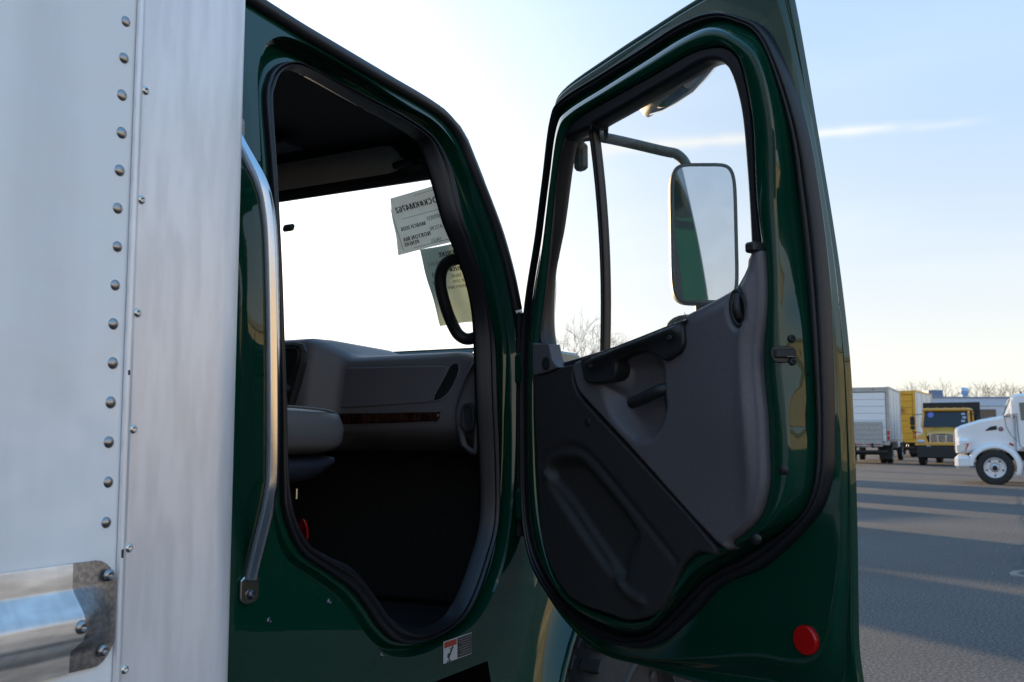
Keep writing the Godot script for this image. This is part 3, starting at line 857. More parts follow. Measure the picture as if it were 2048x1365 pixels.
	for e in [[Vector2(0.9965, 1.275), 1.0], [Vector2(1.036, 2.105), -1.0]]:
		var foot := PackedVector2Array()
		for k in 9:
			var a := PI * k / 8.0
			foot.append(Vector2(cos(a) * 0.0225, -0.014 - sin(a) * 0.012))
		foot.append(Vector2(-0.0225, 0.016)); foot.append(Vector2(-0.012, 0.024)); foot.append(Vector2(0.012, 0.024)); foot.append(Vector2(0.0225, 0.016))
		var p0 := on_side(e[0], 0.0285)
		var bs := Basis(Vector3(0, 0, 1), Vector3(0, e[1], 0), Vector3(1, 0, 0))
		part(gb, "mounting_foot", MB.new().prism(foot, Transform3D(bs, p0), 0.006, 0.0012), M.steel)
		fastener(gb, "bolt", p0 + Vector3(0.006, -0.010 * e[1], 0), Vector3.RIGHT, 0.0090, 0.008, M.dark_steel)

func make_interior(t: Node3D) -> void:
	var W := 2.1
	var li := MB.new()
	# headliner, floor mat, back wall, far door card
	var hl := []
	for k in 9:
		var z := 0.15 + k * 0.12
		var r := PackedVector3Array()
		for j in 9: r.append(Vector3(lerpf(-0.05, -W + 0.05, j / 8.0), 2.345 + 0.03 * sin(PI * j / 8.0), z))
		hl.append(r)
	li.loft(hl)
	li.box(Vector3(-W / 2, 1.75, 1.10), Vector3(W - 0.16, 1.2, 0.03))
	var head := part(t, "headliner", li, M.headliner)
	part(head, "dome_lamp", MB.new().box(Vector3(-0.60, 2.336, 0.33), Vector3(0.22, 0.018, 0.09), 0.005), M.dash_low)
	# header rail above the windshield and the folded sun visor
	part(t, "header_trim", MB.new().box(Vector3(-W / 2, 2.295, 0.115), Vector3(W - 0.26, 0.10, 0.035), 0.012), M.vinyl_dark)
	var vz := PackedVector2Array()
	var vis := []
	for k in 11:
		var f := k / 10.0
		var r := PackedVector3Array()
		for j in 25:
			var x := lerpf(-0.245, -0.96, j / 24.0)
			var d := clampf((x + 0.245) / -0.06, 0, 1)
			var ext := sqrt(1 - pow(1 - d, 2.0))
			var y := 2.283 + 0.014 * sin(PI * f) + (f - 0.5) * 0.004
			r.append(Vector3(x, 2.268 + 0.072 * lerpf(0.5, f, maxf(ext, 0.15)) , 0.148 + 0.028 * f + 0.013 * sin(PI * f)))
		vis.append(r)
	var vs := part(t, "sun_visor", MB.new().loft(vis), M.visor)
	part(vs, "visor_pivot", MB.new().tube(PackedVector3Array([Vector3(-0.22, 2.300, 0.14), Vector3(-0.235, 2.285, 0.165), Vector3(-0.27, 2.280, 0.168)]), 0.010, 8), M.black_plastic)
	# floor
	part(t, "cab_floor", MB.new().box(Vector3(-W / 2, 1.02, 0.42), Vector3(W - 0.14, 0.03, 1.2), 0.004), M.floor_mat)
	part(t, "firewall_lining", MB.new().box(Vector3(-W / 2, 1.36, -0.28), Vector3(W - 0.16, 0.66, 0.06), 0.01), M.floor_mat)
	# dashboard: a long moulding, section swept across the cab
	var secs := []
	for j in 61:
		var x := lerpf(-0.062, -W + 0.062, j / 60.0)
		var rise := 0.052 * smoothstep(-0.52, -0.62, x) 
		var drop := 0.020 * smoothstep(-0.16, -0.07, x)
		var sect := PackedVector3Array()
		for p in [Vector2(-0.48, 1.735), Vector2(-0.30, 1.768), Vector2(-0.08, 1.778), Vector2(-0.004, 1.776), Vector2(0.022, 1.769), Vector2(0.034, 1.755), Vector2(0.040, 1.735), Vector2(0.046, 1.70), Vector2(0.052, 1.66), Vector2(0.056, 1.625), Vector2(0.058, 1.60), Vector2(0.056, 1.57), Vector2(0.040, 1.545), Vector2(0.0, 1.525), Vector2(-0.05, 1.505), Vector2(-0.12, 1.495), Vector2(-0.24, 1.49)]:
			var z: float = p.x + 0.085 * smoothstep(-0.54, -0.61, x) * smoothstep(-0.3, 0.0, p.x)
			sect.append(Vector3(x, p.y + (rise - drop) * smoothstep(1.60, 1.76, p.y), z))
		secs.append(sect)
	var dash := part(t, "dashboard", MB.new().loft(secs), M.dash_grey)
	dash.set_meta("label", "grey moulded dashboard")
	# face of the dash at height y
	var zf := func(y: float) -> float: return lerpf(0.058, 0.036, clampf((y - 1.61) / 0.14, 0, 1))
	var slab := func(poly: Array, thick: float, k: int) -> MB:
		var lp := smooth(flat_pts(poly), k)
		if not Geometry2D.is_polygon_clockwise(lp): pass
		var rr := []
		for q in [[0.0, -0.002], [0.0, thick * 0.4], [0.0015, thick * 0.8], [0.004, thick]]:
			var r := PackedVector3Array()
			for p in inset(lp, q[0]): r.append(Vector3(p.x, p.y, zf.call(p.y) + q[1]))
			rr.append(r)
		var m2 := MB.new().loft(rr, true)
		var inn := inset(lp, 0.004)
		return _join(m2, sheet(inn, [], 0.03, func(p): return Vector3(p.x, p.y, zf.call(p.y) + thick)))
	part(dash, "glovebox_door", slab.call([-0.190, 1.735, -0.172, 1.722, -0.176, 1.705, -0.210, 1.645, -0.224, 1.635, -0.245, 1.632, -0.50, 1.622, -0.555, 1.622, -0.572, 1.632, -0.570, 1.650, -0.545, 1.715, -0.530, 1.735, -0.51, 1.740, -0.35, 1.738], 0.004, 3), M.dash_grey)
	var vent: Array = [-0.150, 1.741, -0.138, 1.738, -0.133, 1.722, -0.142, 1.690, -0.160, 1.660, -0.182, 1.643, -0.204, 1.637, -0.210, 1.645, -0.196, 1.675, -0.178, 1.710, -0.162, 1.735]
	part(dash, "air_vent", slab.call(vent, 0.003, 3), M.black_plastic)
	var rimp := []
	for p in smooth(flat_pts(vent), 3): rimp.append(Vector3(p.x, p.y, zf.call(p.y) + 0.003))
	rimp.append(rimp[0])
	part(dash, "vent_rim", MB.new().tube(PackedVector3Array(rimp), 0.0022, 6, false), mat(lin(0.16, 0.16, 0.17), 0.25))
	for k in 7:
		part(dash, "vent_slat", MB.new().box(Vector3(-0.150 - k * 0.0075, 1.727 - k * 0.0125, zf.call(1.72 - k * 0.012) + 0.004), Vector3(0.026, 0.002, 0.003)), M.black_plastic)
	part(dash, "wood_strip", slab.call([-0.20, 1.607, -0.188, 1.602, -0.186, 1.592, -0.195, 1.584, -0.21, 1.582, -0.40, 1.577, -0.56, 1.575, -0.58, 1.578, -0.58, 1.604, -0.56, 1.606, -0.40, 1.606], 0.006, 3), M.wood)
	# raised centre console: bezel, round-cornered vent and knobs
	var bez := PackedVector2Array([Vector2(-0.600, 1.805), Vector2(-0.63, 1.812), Vector2(-0.90, 1.815), Vector2(-0.90, 1.52), Vector2(-0.665, 1.52), Vector2(-0.632, 1.63), Vector2(-0.592, 1.75), Vector2(-0.590, 1.785)])
	part(dash, "centre_bezel", MB.new().prism(bez, Transform3D(Basis.IDENTITY, Vector3(0, 0, 0.130)), 0.028, 0.008), M.vinyl_dark)
	var cv := MB.new()
	var ring := []
	for k in 25:
		var a := TAU * k / 24.0
		var q := Vector2(signf(cos(a)) * pow(absf(cos(a)), 0.6) * 0.058, signf(sin(a)) * pow(absf(sin(a)), 0.6) * 0.052)
		ring.append(Vector3(-0.662 + q.x * 0.85 + q.y * 0.28, 1.750 + q.y * 0.8, 0.159))
	cv.tube(PackedVector3Array(ring), 0.005, 7, false)
	part(dash, "centre_vent", cv, M.black_plastic)
	for k in 6: part(dash, "vent_slat", MB.new().box(Vector3(-0.664 + (k - 2.5) * 0.004, 1.722 + k * 0.011, 0.1605), Vector3(0.08, 0.003, 0.006)), M.black_plastic)
	for p in [Vector2(-0.650, 1.676), Vector2(-0.662, 1.636), Vector2(-0.70, 1.66)]:
		part(dash, "knob", MB.new().lathe(Vector3(p.x, p.y, 0.157), Vector3(0, 0, 1), PackedVector2Array([Vector2(0.020, 0), Vector2(0.018, 0.012), Vector2(0.014, 0.016), Vector2(0, 0.016)]), 18), M.black_plastic)
	# kick panel with its recessed pull at the dash end
	var kp := smooth(flat_pts([-0.060, 1.735, -0.088, 1.722, -0.112, 1.675, -0.130, 1.62, -0.130, 1.575, -0.118, 1.53, -0.105, 1.508, -0.060, 1.508]), 4)
	var kick := MB.new()
	kick.prism(kp, Transform3D(Basis.IDENTITY, Vector3(0, 0, 0.045)), 0.028, 0.008)
	var kpn := part(t, "kick_panel", kick, M.dash_grey)
	var pr := []
	for k in 25:
		var a := TAU * k / 24.0
		pr.append(Vector3(-0.085 + signf(cos(a)) * pow(absf(cos(a)), 0.7) * 0.017, 1.590 + signf(sin(a)) * pow(absf(sin(a)), 0.7) * 0.034, 0.0735))
	part(kpn, "pull_recess", MB.new().tube(PackedVector3Array(pr), 0.006, 8, false), M.vinyl_dark)
	part(kpn, "recess_floor", MB.new().box(Vector3(-0.085, 1.590, 0.0735), Vector3(0.028, 0.060, 0.002)), M.dash_low)
	# passenger seat
	var seat := []
	for k in 25:
		var f := k / 24.0
		var z := lerpf(0.385, 0.98, f)
		var nose := sqrt(clampf(1.0 - pow(1.0 - clampf(f / 0.12, 0, 1), 2.0), 0.0, 1.0))
		var r := PackedVector3Array()
		for j in 28:
			var a := TAU * j / 28.0
			var q := Vector2(signf(cos(a)) * pow(absf(cos(a)), 0.42), signf(sin(a)) * pow(absf(sin(a)), 0.5))
			var top := 1.606 + 0.016 * f - 0.016 * (1 - nose) 
			var bot := 1.492 - 0.002 * f + 0.030 * (1 - nose)
			var bul := 0.010 * sin(PI * clampf((q.y + 1) / 2, 0, 1))
			r.append(Vector3(-0.475 + q.x * (0.235 + bul) * lerpf(0.90, 1.0, nose), lerpf(bot, top, (q.y + 1) / 2) + (0.010 * absf(q.x) * q.x * q.x if q.y > 0.5 else 0.0), z - 0.0))
		seat.append(r)
	var se := MB.new().loft(seat, true)
	for j in 28: se.tri(seat[0][j], seat[0][(j + 1) % 28], Vector3(-0.475, 1.545, 0.385), Vector3(0, 0, -1))
	var ps := part(t, "passenger_seat", se, M.seat)
	ps.set_meta("label", "grey vinyl passenger seat cushion")
	var pan := []
	for k in 11:
		var f := k / 10.0
		var r := PackedVector3Array()
		for j in 20:
			var a := TAU * j / 20.0
			var q := Vector2(signf(cos(a)) * pow(absf(cos(a)), 0.4), signf(sin(a)) * pow(absf(sin(a)), 0.5))
			var deep := sqrt(clampf((f + 0.02) / 0.16, 0, 1))
			r.append(Vector3(-0.475 + q.x * 0.228, lerpf(1.490 - 0.062 * deep, 1.496, (q.y + 1) / 2), lerpf(0.425, 0.98, f)))
		pan.append(r)
	part(ps, "seat_pan", MB.new().loft(pan, true), M.seat_dark)
	part(ps, "pedestal", MB.new().box(Vector3(-0.475, 1.22, 0.74), Vector3(0.30, 0.42, 0.42), 0.02), M.floor_mat)
	part(ps, "piping", MB.new().tube(smooth3([Vector3(-0.243, 1.612, 0.95), Vector3(-0.243, 1.611, 0.65), Vector3(-0.247, 1.605, 0.48), Vector3(-0.262, 1.597, 0.410), Vector3(-0.30, 1.594, 0.395), Vector3(-0.5, 1.594, 0.392)], 6), 0.0035, 6), M.seat)
	part(ps, "adjuster_lever", MB.new().box(Vector3(-0.30, 1.405, 0.50), Vector3(0.006, 0.028, 0.010), 0.002), M.steel)
	var bk := []
	for k in 13:
		var f := k / 12.0
		var r := PackedVector3Array()
		for j in 24:
			var a := TAU * j / 24.0
			var q := Vector2(signf(cos(a)) * pow(absf(cos(a)), 0.45), signf(sin(a)) * pow(absf(sin(a)), 0.6))
			r.append(Vector3(-0.475 + q.x * (0.235 - 0.05 * f * f), lerpf(1.56, 2.10, f), 0.985 + 0.03 * f + q.y * (0.055 - 0.015 * f)))
		bk.append(r)
	part(ps, "backrest", MB.new().loft(bk, true), M.seat)
	# dark seat-belt pillar trim just inside the rear of the opening
	part(t, "pillar_trim", MB.new().tube(smooth3([Vector3(-0.085, 1.76, 0.868), Vector3(-0.085, 1.725, 0.855), Vector3(-0.085, 1.66, 0.833), Vector3(-0.085, 1.55, 0.824), Vector3(-0.085, 1.45, 0.812), Vector3(-0.085, 1.36, 0.785), Vector3(-0.085, 1.29, 0.73)], 5), 0.030, 12), M.vinyl_dark)
	part(t, "sill_reflector", MB.new().lathe(Vector3(-0.052, 1.352, 0.762), Vector3(0.5, 0.1, -0.85), PackedVector2Array([Vector2(0.025, 0), Vector2(0.0235, 0.004), Vector2(0.0, 0.005)]), 20), M.red_lens)
	# A-pillar grab handle
	part(t, "grab_handle", MB.new().tube(smooth3([Vector3(-0.035, 2.003, 0.150), Vector3(-0.073, 2.008, 0.150), Vector3(-0.109, 2.001, 0.145), Vector3(-0.134, 1.979, 0.135), Vector3(-0.145, 1.941, 0.120), Vector3(-0.145, 1.883, 0.090), Vector3(-0.143, 1.842, 0.060), Vector3(-0.133, 1.817, 0.045), Vector3(-0.112, 1.806, 0.035), Vector3(-0.080, 1.812, 0.030)], 6), 0.0165, 14), M.black_plastic)
	# windshield, slightly bowed
	var ws := []
	for k in 9:
		var f := k / 8.0
		var r := PackedVector3Array()
		for j in 21:
			var x := lerpf(-0.10 + 0.05 * f, -W + 0.10 - 0.05 * f, j / 20.0)
			var bow := 0.05 * pow(absf((x + W / 2) / (W / 2)), 2.0)
			r.append(Vector3(x - (lean(2.27) * (1 - f)) * signf(x + W / 2), lerpf(2.285, 1.70, f), lerpf(0.118, -0.118, f) + bow * 0.6))
		ws.append(r)
	var wsh := part(t, "windshield", MB.new().loft(ws), M.glass)
	part(wsh, "sensor_mount", MB.new().box(Vector3(-0.715, 2.168, 0.092), Vector3(0.044, 0.026, 0.018), 0.008, Basis(Vector3.RIGHT, -0.38)), M.mirror_shell)
	# wiper tips resting above the cowl
	for z in [[-0.20, 0.0], [-0.118, 0.0]]:
		part(t, "wiper_tip", MB.new().box(Vector3(z[0], 1.772, -0.02), Vector3(0.016, 0.010, 0.012), 0.003), M.black_plastic)

func text_mesh(s: String, height: float, bold := 0.0) -> TextMesh:
	var tm := TextMesh.new()
	tm.text = s
	var sf := SystemFont.new()
	sf.font_names = PackedStringArray(["Droid Sans"])
	if bold > 0.0:
		sf.font_weight = 700
	tm.font = sf
	tm.font_size = 32
	tm.pixel_size = height / 23.0
	tm.depth = 0.0006
	tm.horizontal_alignment = HORIZONTAL_ALIGNMENT_RIGHT
	tm.vertical_alignment = VERTICAL_ALIGNMENT_CENTER
	return tm

# A sheet taped inside the windshield, printed side out, so it reads mirrored from the cab.
func make_paper(called: String, label: String, tl: Vector3, tr: Vector3, bl: Vector3, lines: Array, m: Material, frame: bool) -> void:
	var ex := (tr - tl)
	var ey := (tl - bl)
	var w := ex.length()
	var h := ey.length()
	var bx := ex.normalized()
	var bz := bx.cross(ey).normalized()      # towards the cab
	var by := bz.cross(bx).normalized()
	var skew := ey.dot(bx) / ey.dot(by)
	h = ey.dot(by)
	var o := thing(called, label, "paper", HINGE + (tr + bl) / 2.0, 0.0, "papers taped inside the windshield")
	o.basis = Basis(bx, by, bz)
	var rows := []
	for k in 13:
		var r := PackedVector3Array()
		for j in 13:
			var fx := j / 12.0 - 0.5
			var fy := k / 12.0 - 0.5
			r.append(Vector3(fx * w + fy * h * skew, fy * h, 0.004 * sin(fx * 7.0 + fy * 3.0) + 0.003 * sin(fy * 9.0)))
		rows.append(r)
	var sheet_ := MB.new().loft(rows)
	part(o, "sheet", sheet_, m)
	if frame:
		var fr := MB.new()
		fr.box(Vector3(-w * 0.44, -h * 0.05, 0.0075), Vector3(0.0012, h * 0.78, 0.0006))
		fr.box(Vector3(0.04, -h * 0.44, 0.0075), Vector3(w * 0.9, 0.0012, 0.0006))
		fr.box(Vector3(0.02, h * 0.10, 0.0075), Vector3(w * 0.80, 0.0010, 0.0006))
		fr.box(Vector3(0.06, h * 0.44, 0.0075), Vector3(w * 0.55, 0.0010, 0.0006))
		part(o, "ruled_border", fr, M.print_black)
	for l in lines:
		var tm := text_mesh(l[0], l[3], l[4] if l.size() > 4 else 0.0)
		# seen from behind: the lettering faces away from the cab
		part(o, "printed_line", tm, M.print_black, Vector3(l[1] * w + l[2] * h * skew, l[2] * h, 0.0078), Basis(Vector3.UP, PI))

func make_front(t: Node3D) -> void:
	# hood and fender ahead of the door: one moulded skin, bulging over the wheel
	var CZ := -0.74
	var CY := 0.52
	var region := PackedVector2Array()
	for p in [Vector2(-0.135, 1.62), Vector2(-0.150, 1.30), Vector2(-0.125, 1.187), Vector2(-0.062, 1.06), Vector2(-0.005, 0.96), Vector2(0.052, 0.86), Vector2(0.075, 0.78), Vector2(0.08, 0.60), Vector2(-0.045, 0.60)]: region.append(p)
	for k in 19:
		var a := lerpf(-0.02, PI + 0.02, k / 18.0)
		region.append(Vector2(CZ + cos(a) * 0.655 , CY + 0.10 + sin(a) * 0.585))
	for p in [Vector2(-1.60, 0.60), Vector2(-1.62, 1.2), Vector2(-1.55, 1.40), Vector2(-1.0, 1.50), Vector2(-0.4, 1.60)]: region.append(p)
	var place := func(p: Vector2) -> Vector3:
		var d := maxf(0.0, (Vector2((p.x - CZ) / 0.655, (p.y - CY - 0.10) / 0.585).length() - 1.0) * 0.62)
		var o := 0.012 + 0.070 * exp(-d / 0.045)
		o -= 0.030 * exp(-pow((p.x - (-0.085 + (1.187 - p.y) * 0.50)) / 0.030, 2.0))
		o -= 0.020 * exp(-pow((p.x - (-0.125 + (1.187 - p.y) * 0.62)) / 0.012, 2.0))
		o -= 0.35 * pow(clampf((p.y - 1.30) / 0.45, 0, 1), 2.0)
		return Vector3(o, p.y, p.x)
	var mb := sheet(region, [], 0.016, place)
	var lip := PackedVector3Array()
	for k in 31:
		var a := lerpf(-0.02, PI + 0.02, k / 30.0)
		lip.append(place.call(Vector2(CZ + cos(a) * 0.655, CY + 0.10 + sin(a) * 0.585)) - Vector3(0.002, 0, 0))
	mb.tube(lip, 0.009, 8, false)
	# top of the hood and its far side
	var hood := []
	for k in 13:
		var z := lerpf(-0.16, -1.62, k / 12.0)
		var r := PackedVector3Array()
		for j in 17:
			var f := j / 16.0
			r.append(Vector3(lerpf(-0.40, -1.70, f), lerpf(1.60, 1.36, k / 12.0) + 0.06 * sin(PI * f), z))
		hood.append(r)
	mb.loft(hood)
	mb.box(Vector3(-1.05, 1.05, -1.62), Vector3(1.9, 0.8, 0.05), 0.02)
	mb.box(Vector3(-2.02, 1.20, -0.9), Vector3(0.05, 0.8, 1.4), 0.02)
	var hd := part(t, "hood", mb, M.paint)
	hd.set_meta("label", "green front fender and hood behind the open door")
	part(hd, "wheel_housing", MB.new().lathe(Vector3(-0.5, CY + 0.10, CZ), Vector3.RIGHT, PackedVector2Array([Vector2(0.1, -0.1), Vector2(0.62, -0.05), Vector2(0.64, 0.53)]), 32), M.chassis)
	wheel(t, Vector3(-0.055, 0.52, CZ - 0.07), 0.52, 0.27, M.chassis, 1.0)
	wheel(t, Vector3(-W_, 0.50, CZ), 0.50, 0.27, M.dark_steel, -1.0)
	for z in [4.9]:
		wheel(t, Vector3(0.05, 0.50, z), 0.50, 0.27, M.dark_steel, 1.0)
		wheel(t, Vector3(-2.1, 0.50, z), 0.50, 0.27, M.dark_steel, -1.0)
	var ch := MB.new()
	for x in [-0.62, -1.48]: ch.box(Vector3(x, 0.78, 2.9), Vector3(0.09, 0.26, 9.0), 0.01)
	ch.box(Vector3(-1.05, 0.5, CZ), Vector3(1.8, 0.12, 0.12), 0.02)
	ch.box(Vector3(-1.05, 0.5, 4.9), Vector3(1.8, 0.2, 0.2), 0.02)
	part(t, "chassis_frame", ch, M.chassis)
	# fuel tank and step well under the cab
	var tk := MB.new()
	tk.lathe(Vector3(-0.33, 0.66, 0.15), Vector3(0, 0, 1), PackedVector2Array([Vector2(0.0, 0.0), Vector2(0.27, 0.0), Vector2(0.29, 0.02), Vector2(0.29, 0.98), Vector2(0.27, 1.0), Vector2(0, 1.0)]), 28)
	var tank := part(t, "fuel_tank", tk, M.dark_steel)
	part(tank, "step", MB.new().box(Vector3(-0.03, 0.62, 0.60), Vector3(0.12, 0.03, 0.85), 0.006), M.chassis)

const W_ := 2.05

func wheel(t: Node3D, at: Vector3, r: float, w: float, rim_m: Material, out: float) -> MeshInstance3D:
	var prof := PackedVector2Array()
	for p in [[0.58, -0.42], [0.70, -0.50], [0.90, -0.50], [0.965, -0.44], [0.985, -0.36], [1.0, -0.30], [1.0, 0.30], [0.985, 0.36], [0.965, 0.44], [0.90, 0.50], [0.70, 0.50], [0.60, 0.44], [0.57, 0.40]]:
		prof.append(Vector2(p[0] * r, p[1] * w))
	var mb := MB.new().lathe(Vector3.ZERO, Vector3(out, 0, 0), prof, 44)
	# shoulder lugs
	for k in 44:
		var a := TAU * k / 44.0
		var d := Vector3(0, cos(a), sin(a))
		mb.box(d * r * 0.992 + Vector3(out * w * 0.36, 0, 0), Vector3(w * 0.26, r * 0.03, r * 0.085), 0.004, Basis(Vector3.RIGHT, a))
		mb.box(d * r * 1.0 + Vector3(-out * w * 0.02, 0, 0), Vector3(w * 0.36, r * 0.022, r * 0.10), 0.004, Basis(Vector3.RIGHT, a + 0.03))
	var o := part(t, "wheel", mb, M.tyre, at)
	var rp := PackedVector2Array()
	for p in [[0.60, 0.42], [0.585, 0.47], [0.56, 0.47], [0.545, 0.38], [0.50, 0.30], [0.36, 0.36], [0.28, 0.30], [0.20, 0.31], [0.17, 0.45], [0.0, 0.46]]:
		rp.append(Vector2(p[0] * r, p[1] * w))
	var rim := part(o, "rim", MB.new().lathe(Vector3.ZERO, Vector3(out, 0, 0), rp, 36), rim_m)
	for k in 5:
		var a := TAU * (k + 0.5) / 5.0
		part(o, "hand_hole", MB.new().lathe(Vector3(out * w * 0.34, cos(a) * r * 0.44, sin(a) * r * 0.44), Vector3(out, 0, 0), PackedVector2Array([Vector2(r * 0.055, -0.004), Vector2(r * 0.055, 0.004), Vector2(0, 0.004)]), 12), M.chassis)
	var nuts := MB.new()
	for k in 10:
		var a := TAU * k / 10.0
		nuts.lathe(Vector3(out * w * 0.32, cos(a) * r * 0.245, sin(a) * r * 0.245), Vector3(out, 0, 0), PackedVector2Array([Vector2(r * 0.030, 0), Vector2(r * 0.028, 0.02), Vector2(0, 0.024)]), 6)
	nuts.lathe(Vector3(out * w * 0.40, 0, 0), Vector3(out, 0, 0), PackedVector2Array([Vector2(r * 0.15, -0.02), Vector2(r * 0.14, 0.03), Vector2(0, 0.035)]), 16)
	part(o, "hub", nuts, M.chassis)
	return o

# ---------------------------------------------------------------- the open door
func make_door(t: Node3D) -> void:
	var K := 6
	var O := smooth(flat_pts(D_OUT), K)
	var SO := smooth(flat_pts(D_SO), K)
	var SI := smooth(flat_pts(D_SI), K)
	var C := smooth(flat_pts(D_C), K)
	var I := smooth(flat_pts(D_I), K)
	var WIN := smooth(flat_pts(D_WIN), 4)
	var mb := MB.new()
	var rows := [row3(O, 0.045), row3(O, 0.034), row3(inset(O, 0.001), 0.030)]
	for q in [[0.03, 0.0285], [0.16, 0.0275], [0.22, 0.030], [0.28, 0.0275], [0.34, 0.018], [0.40, 0.012], [0.46, 0.0105], [0.80, 0.009], [1.0, 0.004]]:
		rows.append(row3(mixl(O, SO, q[0]), q[1]))
	for q in [[0.5, 0.0], [1.0, -0.001]]: rows.append(row3(mixl(SO, SI, q[0]), q[1]))
	# shut face, then the rounded corner and the inner frame
	for q in [[0.06, -0.003], [0.14, -0.008], [0.24, -0.016], [0.38, -0.027], [0.55, -0.040], [0.70, -0.050], [0.82, -0.0575], [0.91, -0.062], [1.0, -0.065]]:
		var rr := row3(mixl(SI, C, q[0]), q[1])
		# pressed pads in the shut face round the latch and above it
		for k in rr.size():
			if rr[k].z > 0.86:
				var y := rr[k].y
				var e := 0.005 * (smoothstep(1.595, 1.612, y) - smoothstep(1.752, 1.775, y)) - 0.004 * (smoothstep(1.80, 1.815, y) - smoothstep(1.985, 2.03, y)) + 0.004 * (smoothstep(1.42, 1.44, y) - smoothstep(1.535, 1.55, y))
				rr[k].z += e * sin(PI * q[0])
		rows.append(rr)
	for q in [[0.10, -0.0675], [0.22, -0.0695], [0.38, -0.0700], [0.60, -0.0690], [0.80, -0.066], [0.92, -0.060], [1.0, -0.050]]:
		rows.append(row3(mixl(C, I, q[0]), q[1]))
	mb.loft(rows, true)
	var rear := MB.new()
	# outer skin
	var skin := sheet(O, [inset(WIN, -0.032)], 0.03, func(p): return on_side(p, lerpf(-0.005, 0.045 + 0.012 * smoothstep(0.0, 0.10, -sd(O, p)), smoothstep(0.0, 0.06, sd(WIN, p) - 0.032))))
	_join(mb, skin)
	# inner pressing behind the trim
	_join(mb, sheet(I, [WIN], 0.03, func(p): return on_side(p, -0.048 + 0.030 * smoothstep(1.74, 1.68, p.y))))
	var door := part(t, "door", mb, M.paint, Vector3(0.038, 0, 0.003), Basis(Vector3.UP, deg_to_rad(DOOR_OPEN)))
	door.set_meta("label", "dark green passenger door standing open")
	# rubber seal round the shut face
	var sr := []
	for q in [[-0.02, 0.003], [0.02, -0.010], [0.12, -0.017], [0.30, -0.0195], [0.46, -0.017], [0.54, -0.012], [0.60, -0.0145], [0.72, -0.017], [0.88, -0.015], [0.98, -0.009], [1.03, -0.001]]:
		sr.append(row3(mixl(SO, SI, q[0]), q[1]))
	part(door, "door_seal", MB.new().loft(sr, true), M.rubber)
	# black window frame with a rounded run channel
	var fr := sheet(inset(I, 0.002), [inset(WIN, -0.012)], 0.02, func(p): return on_side(p, -0.058 + 0.034 * smoothstep(1.76, 1.70, p.y) * smoothstep(0.0, 0.02, -sd(I, p))))
	var wr := []
	for q in [[-0.012, -0.058], [-0.008, -0.0585], [-0.003, -0.056], [0.0, -0.050], [0.0, -0.030], [-0.002, -0.012], [-0.014, -0.006], [-0.036, -0.004]]:
		wr.append(row3(inset(WIN, q[0]), q[1]))
	fr.loft(wr, true)
	var er := []
	for q in [[0.0, -0.050], [0.0005, -0.055], [0.002, -0.058]]: er.append(row3(inset(I, q[0]), q[1]))
	fr.loft(er, true)
	part(door, "window_frame", fr, M.rubber)
	# panes either side of the division bar
	part(door, "window_pane", sheet(inset(WIN, -0.003), [], 0.05, func(p): return on_side(p, -0.020)), M.glass)
	var bar := []
	for k in 13:
		var f := k / 12.0
		var p := Vector2(D_BARB[0], D_BARB[1] - 0.03).lerp(Vector2(D_BARA[0], D_BARA[1] + 0.012), f)
		var wd := lerpf(0.0078, 0.0092, f)
		var r := PackedVector3Array()
		for q in [[-1.0, -0.030], [-1.0, -0.036], [-0.8, -0.038], [-0.15, -0.038], [-0.05, -0.034], [0.15, -0.034], [0.25, -0.038], [0.85, -0.038], [1.0, -0.036], [1.0, -0.018], [-1.0, -0.018]]:
			r.append(on_side(p + Vector2(q[0] * wd, 0), q[1]))
		bar.append(r)
	part(door, "division_bar", MB.new().loft(bar, true), M.rubber)
	# light grey upper trim with the pull cup
	var LP := smooth(flat_pts(D_LP), 3)
	var CUP := smooth(flat_pts(D_CUP), 4)
	var REL := Vector2(D_REL[0] + 0.005, D_REL[1])
	var lpin := inset(LP, 0.010)
	var lpm := MB.new()
	var lr := []
	for q in [[0.0, -0.050], [0.0, -0.074], [0.001, -0.0785], [0.004, -0.0835], [0.0075, -0.0862], [0.010, -0.087]]: lr.append(row3(inset(LP, q[0]), q[1]))
	lpm.loft(lr, true)
	var bol := func(p: Vector2) -> Vector3:
		var o := -0.087
		var d := -sd(CUP, p)
		o += 0.036 * smoothstep(-0.010, 0.034, d)
		# a soft roll along the rear edge and a swell towards it
		o -= 0.010 * smoothstep(0.62, 0.86, p.x) * smoothstep(1.42, 1.60, p.y)
		o -= 0.006 * exp(-pow((p.x - 0.885) / 0.022, 2.0))
		var rd := ((p - REL) / Vector2(0.023, 0.041)).length()
		o += 0.016 * smoothstep(1.15, 0.8, rd)
		# the roll fades out to the bolted edge
		o = lerpf(-0.087, o, smoothstep(0.0, 0.02, -sd(lpin, p)))
		return on_side(p, o)
	_join(lpm, sheet(lpin, [], 0.0065, bol))
	part(door, "upper_trim", lpm, M.vinyl_grey).set_meta("label", "light grey vinyl upper door trim")
	# dark lower trim with the map pocket
	var DP := smooth(flat_pts(D_DP), 3)
	var PK := smooth(flat_pts(D_POCK), 4)
	var dpin := inset(DP, 0.006)
	var dpm := MB.new()
	var dr := []
	for q in [[0.0, -0.050], [0.0, -0.072], [0.001, -0.0765], [0.003, -0.0790], [0.006, -0.080]]: dr.append(row3(inset(DP, q[0]), q[1]))
	dpm.loft(dr, true)
	var R1 := smooth(flat_pts(D_RIDGE), 2, false)
	var R2 := smooth(flat_pts(D_RIDGE2), 2, false)
	var dline := func(L: PackedVector2Array, p: Vector2) -> float:
		var b := 1e9
		for k in L.size() - 1: b = minf(b, p.distance_squared_to(Geometry2D.get_closest_point_to_segment(p, L[k], L[k + 1])))
		return sqrt(b)
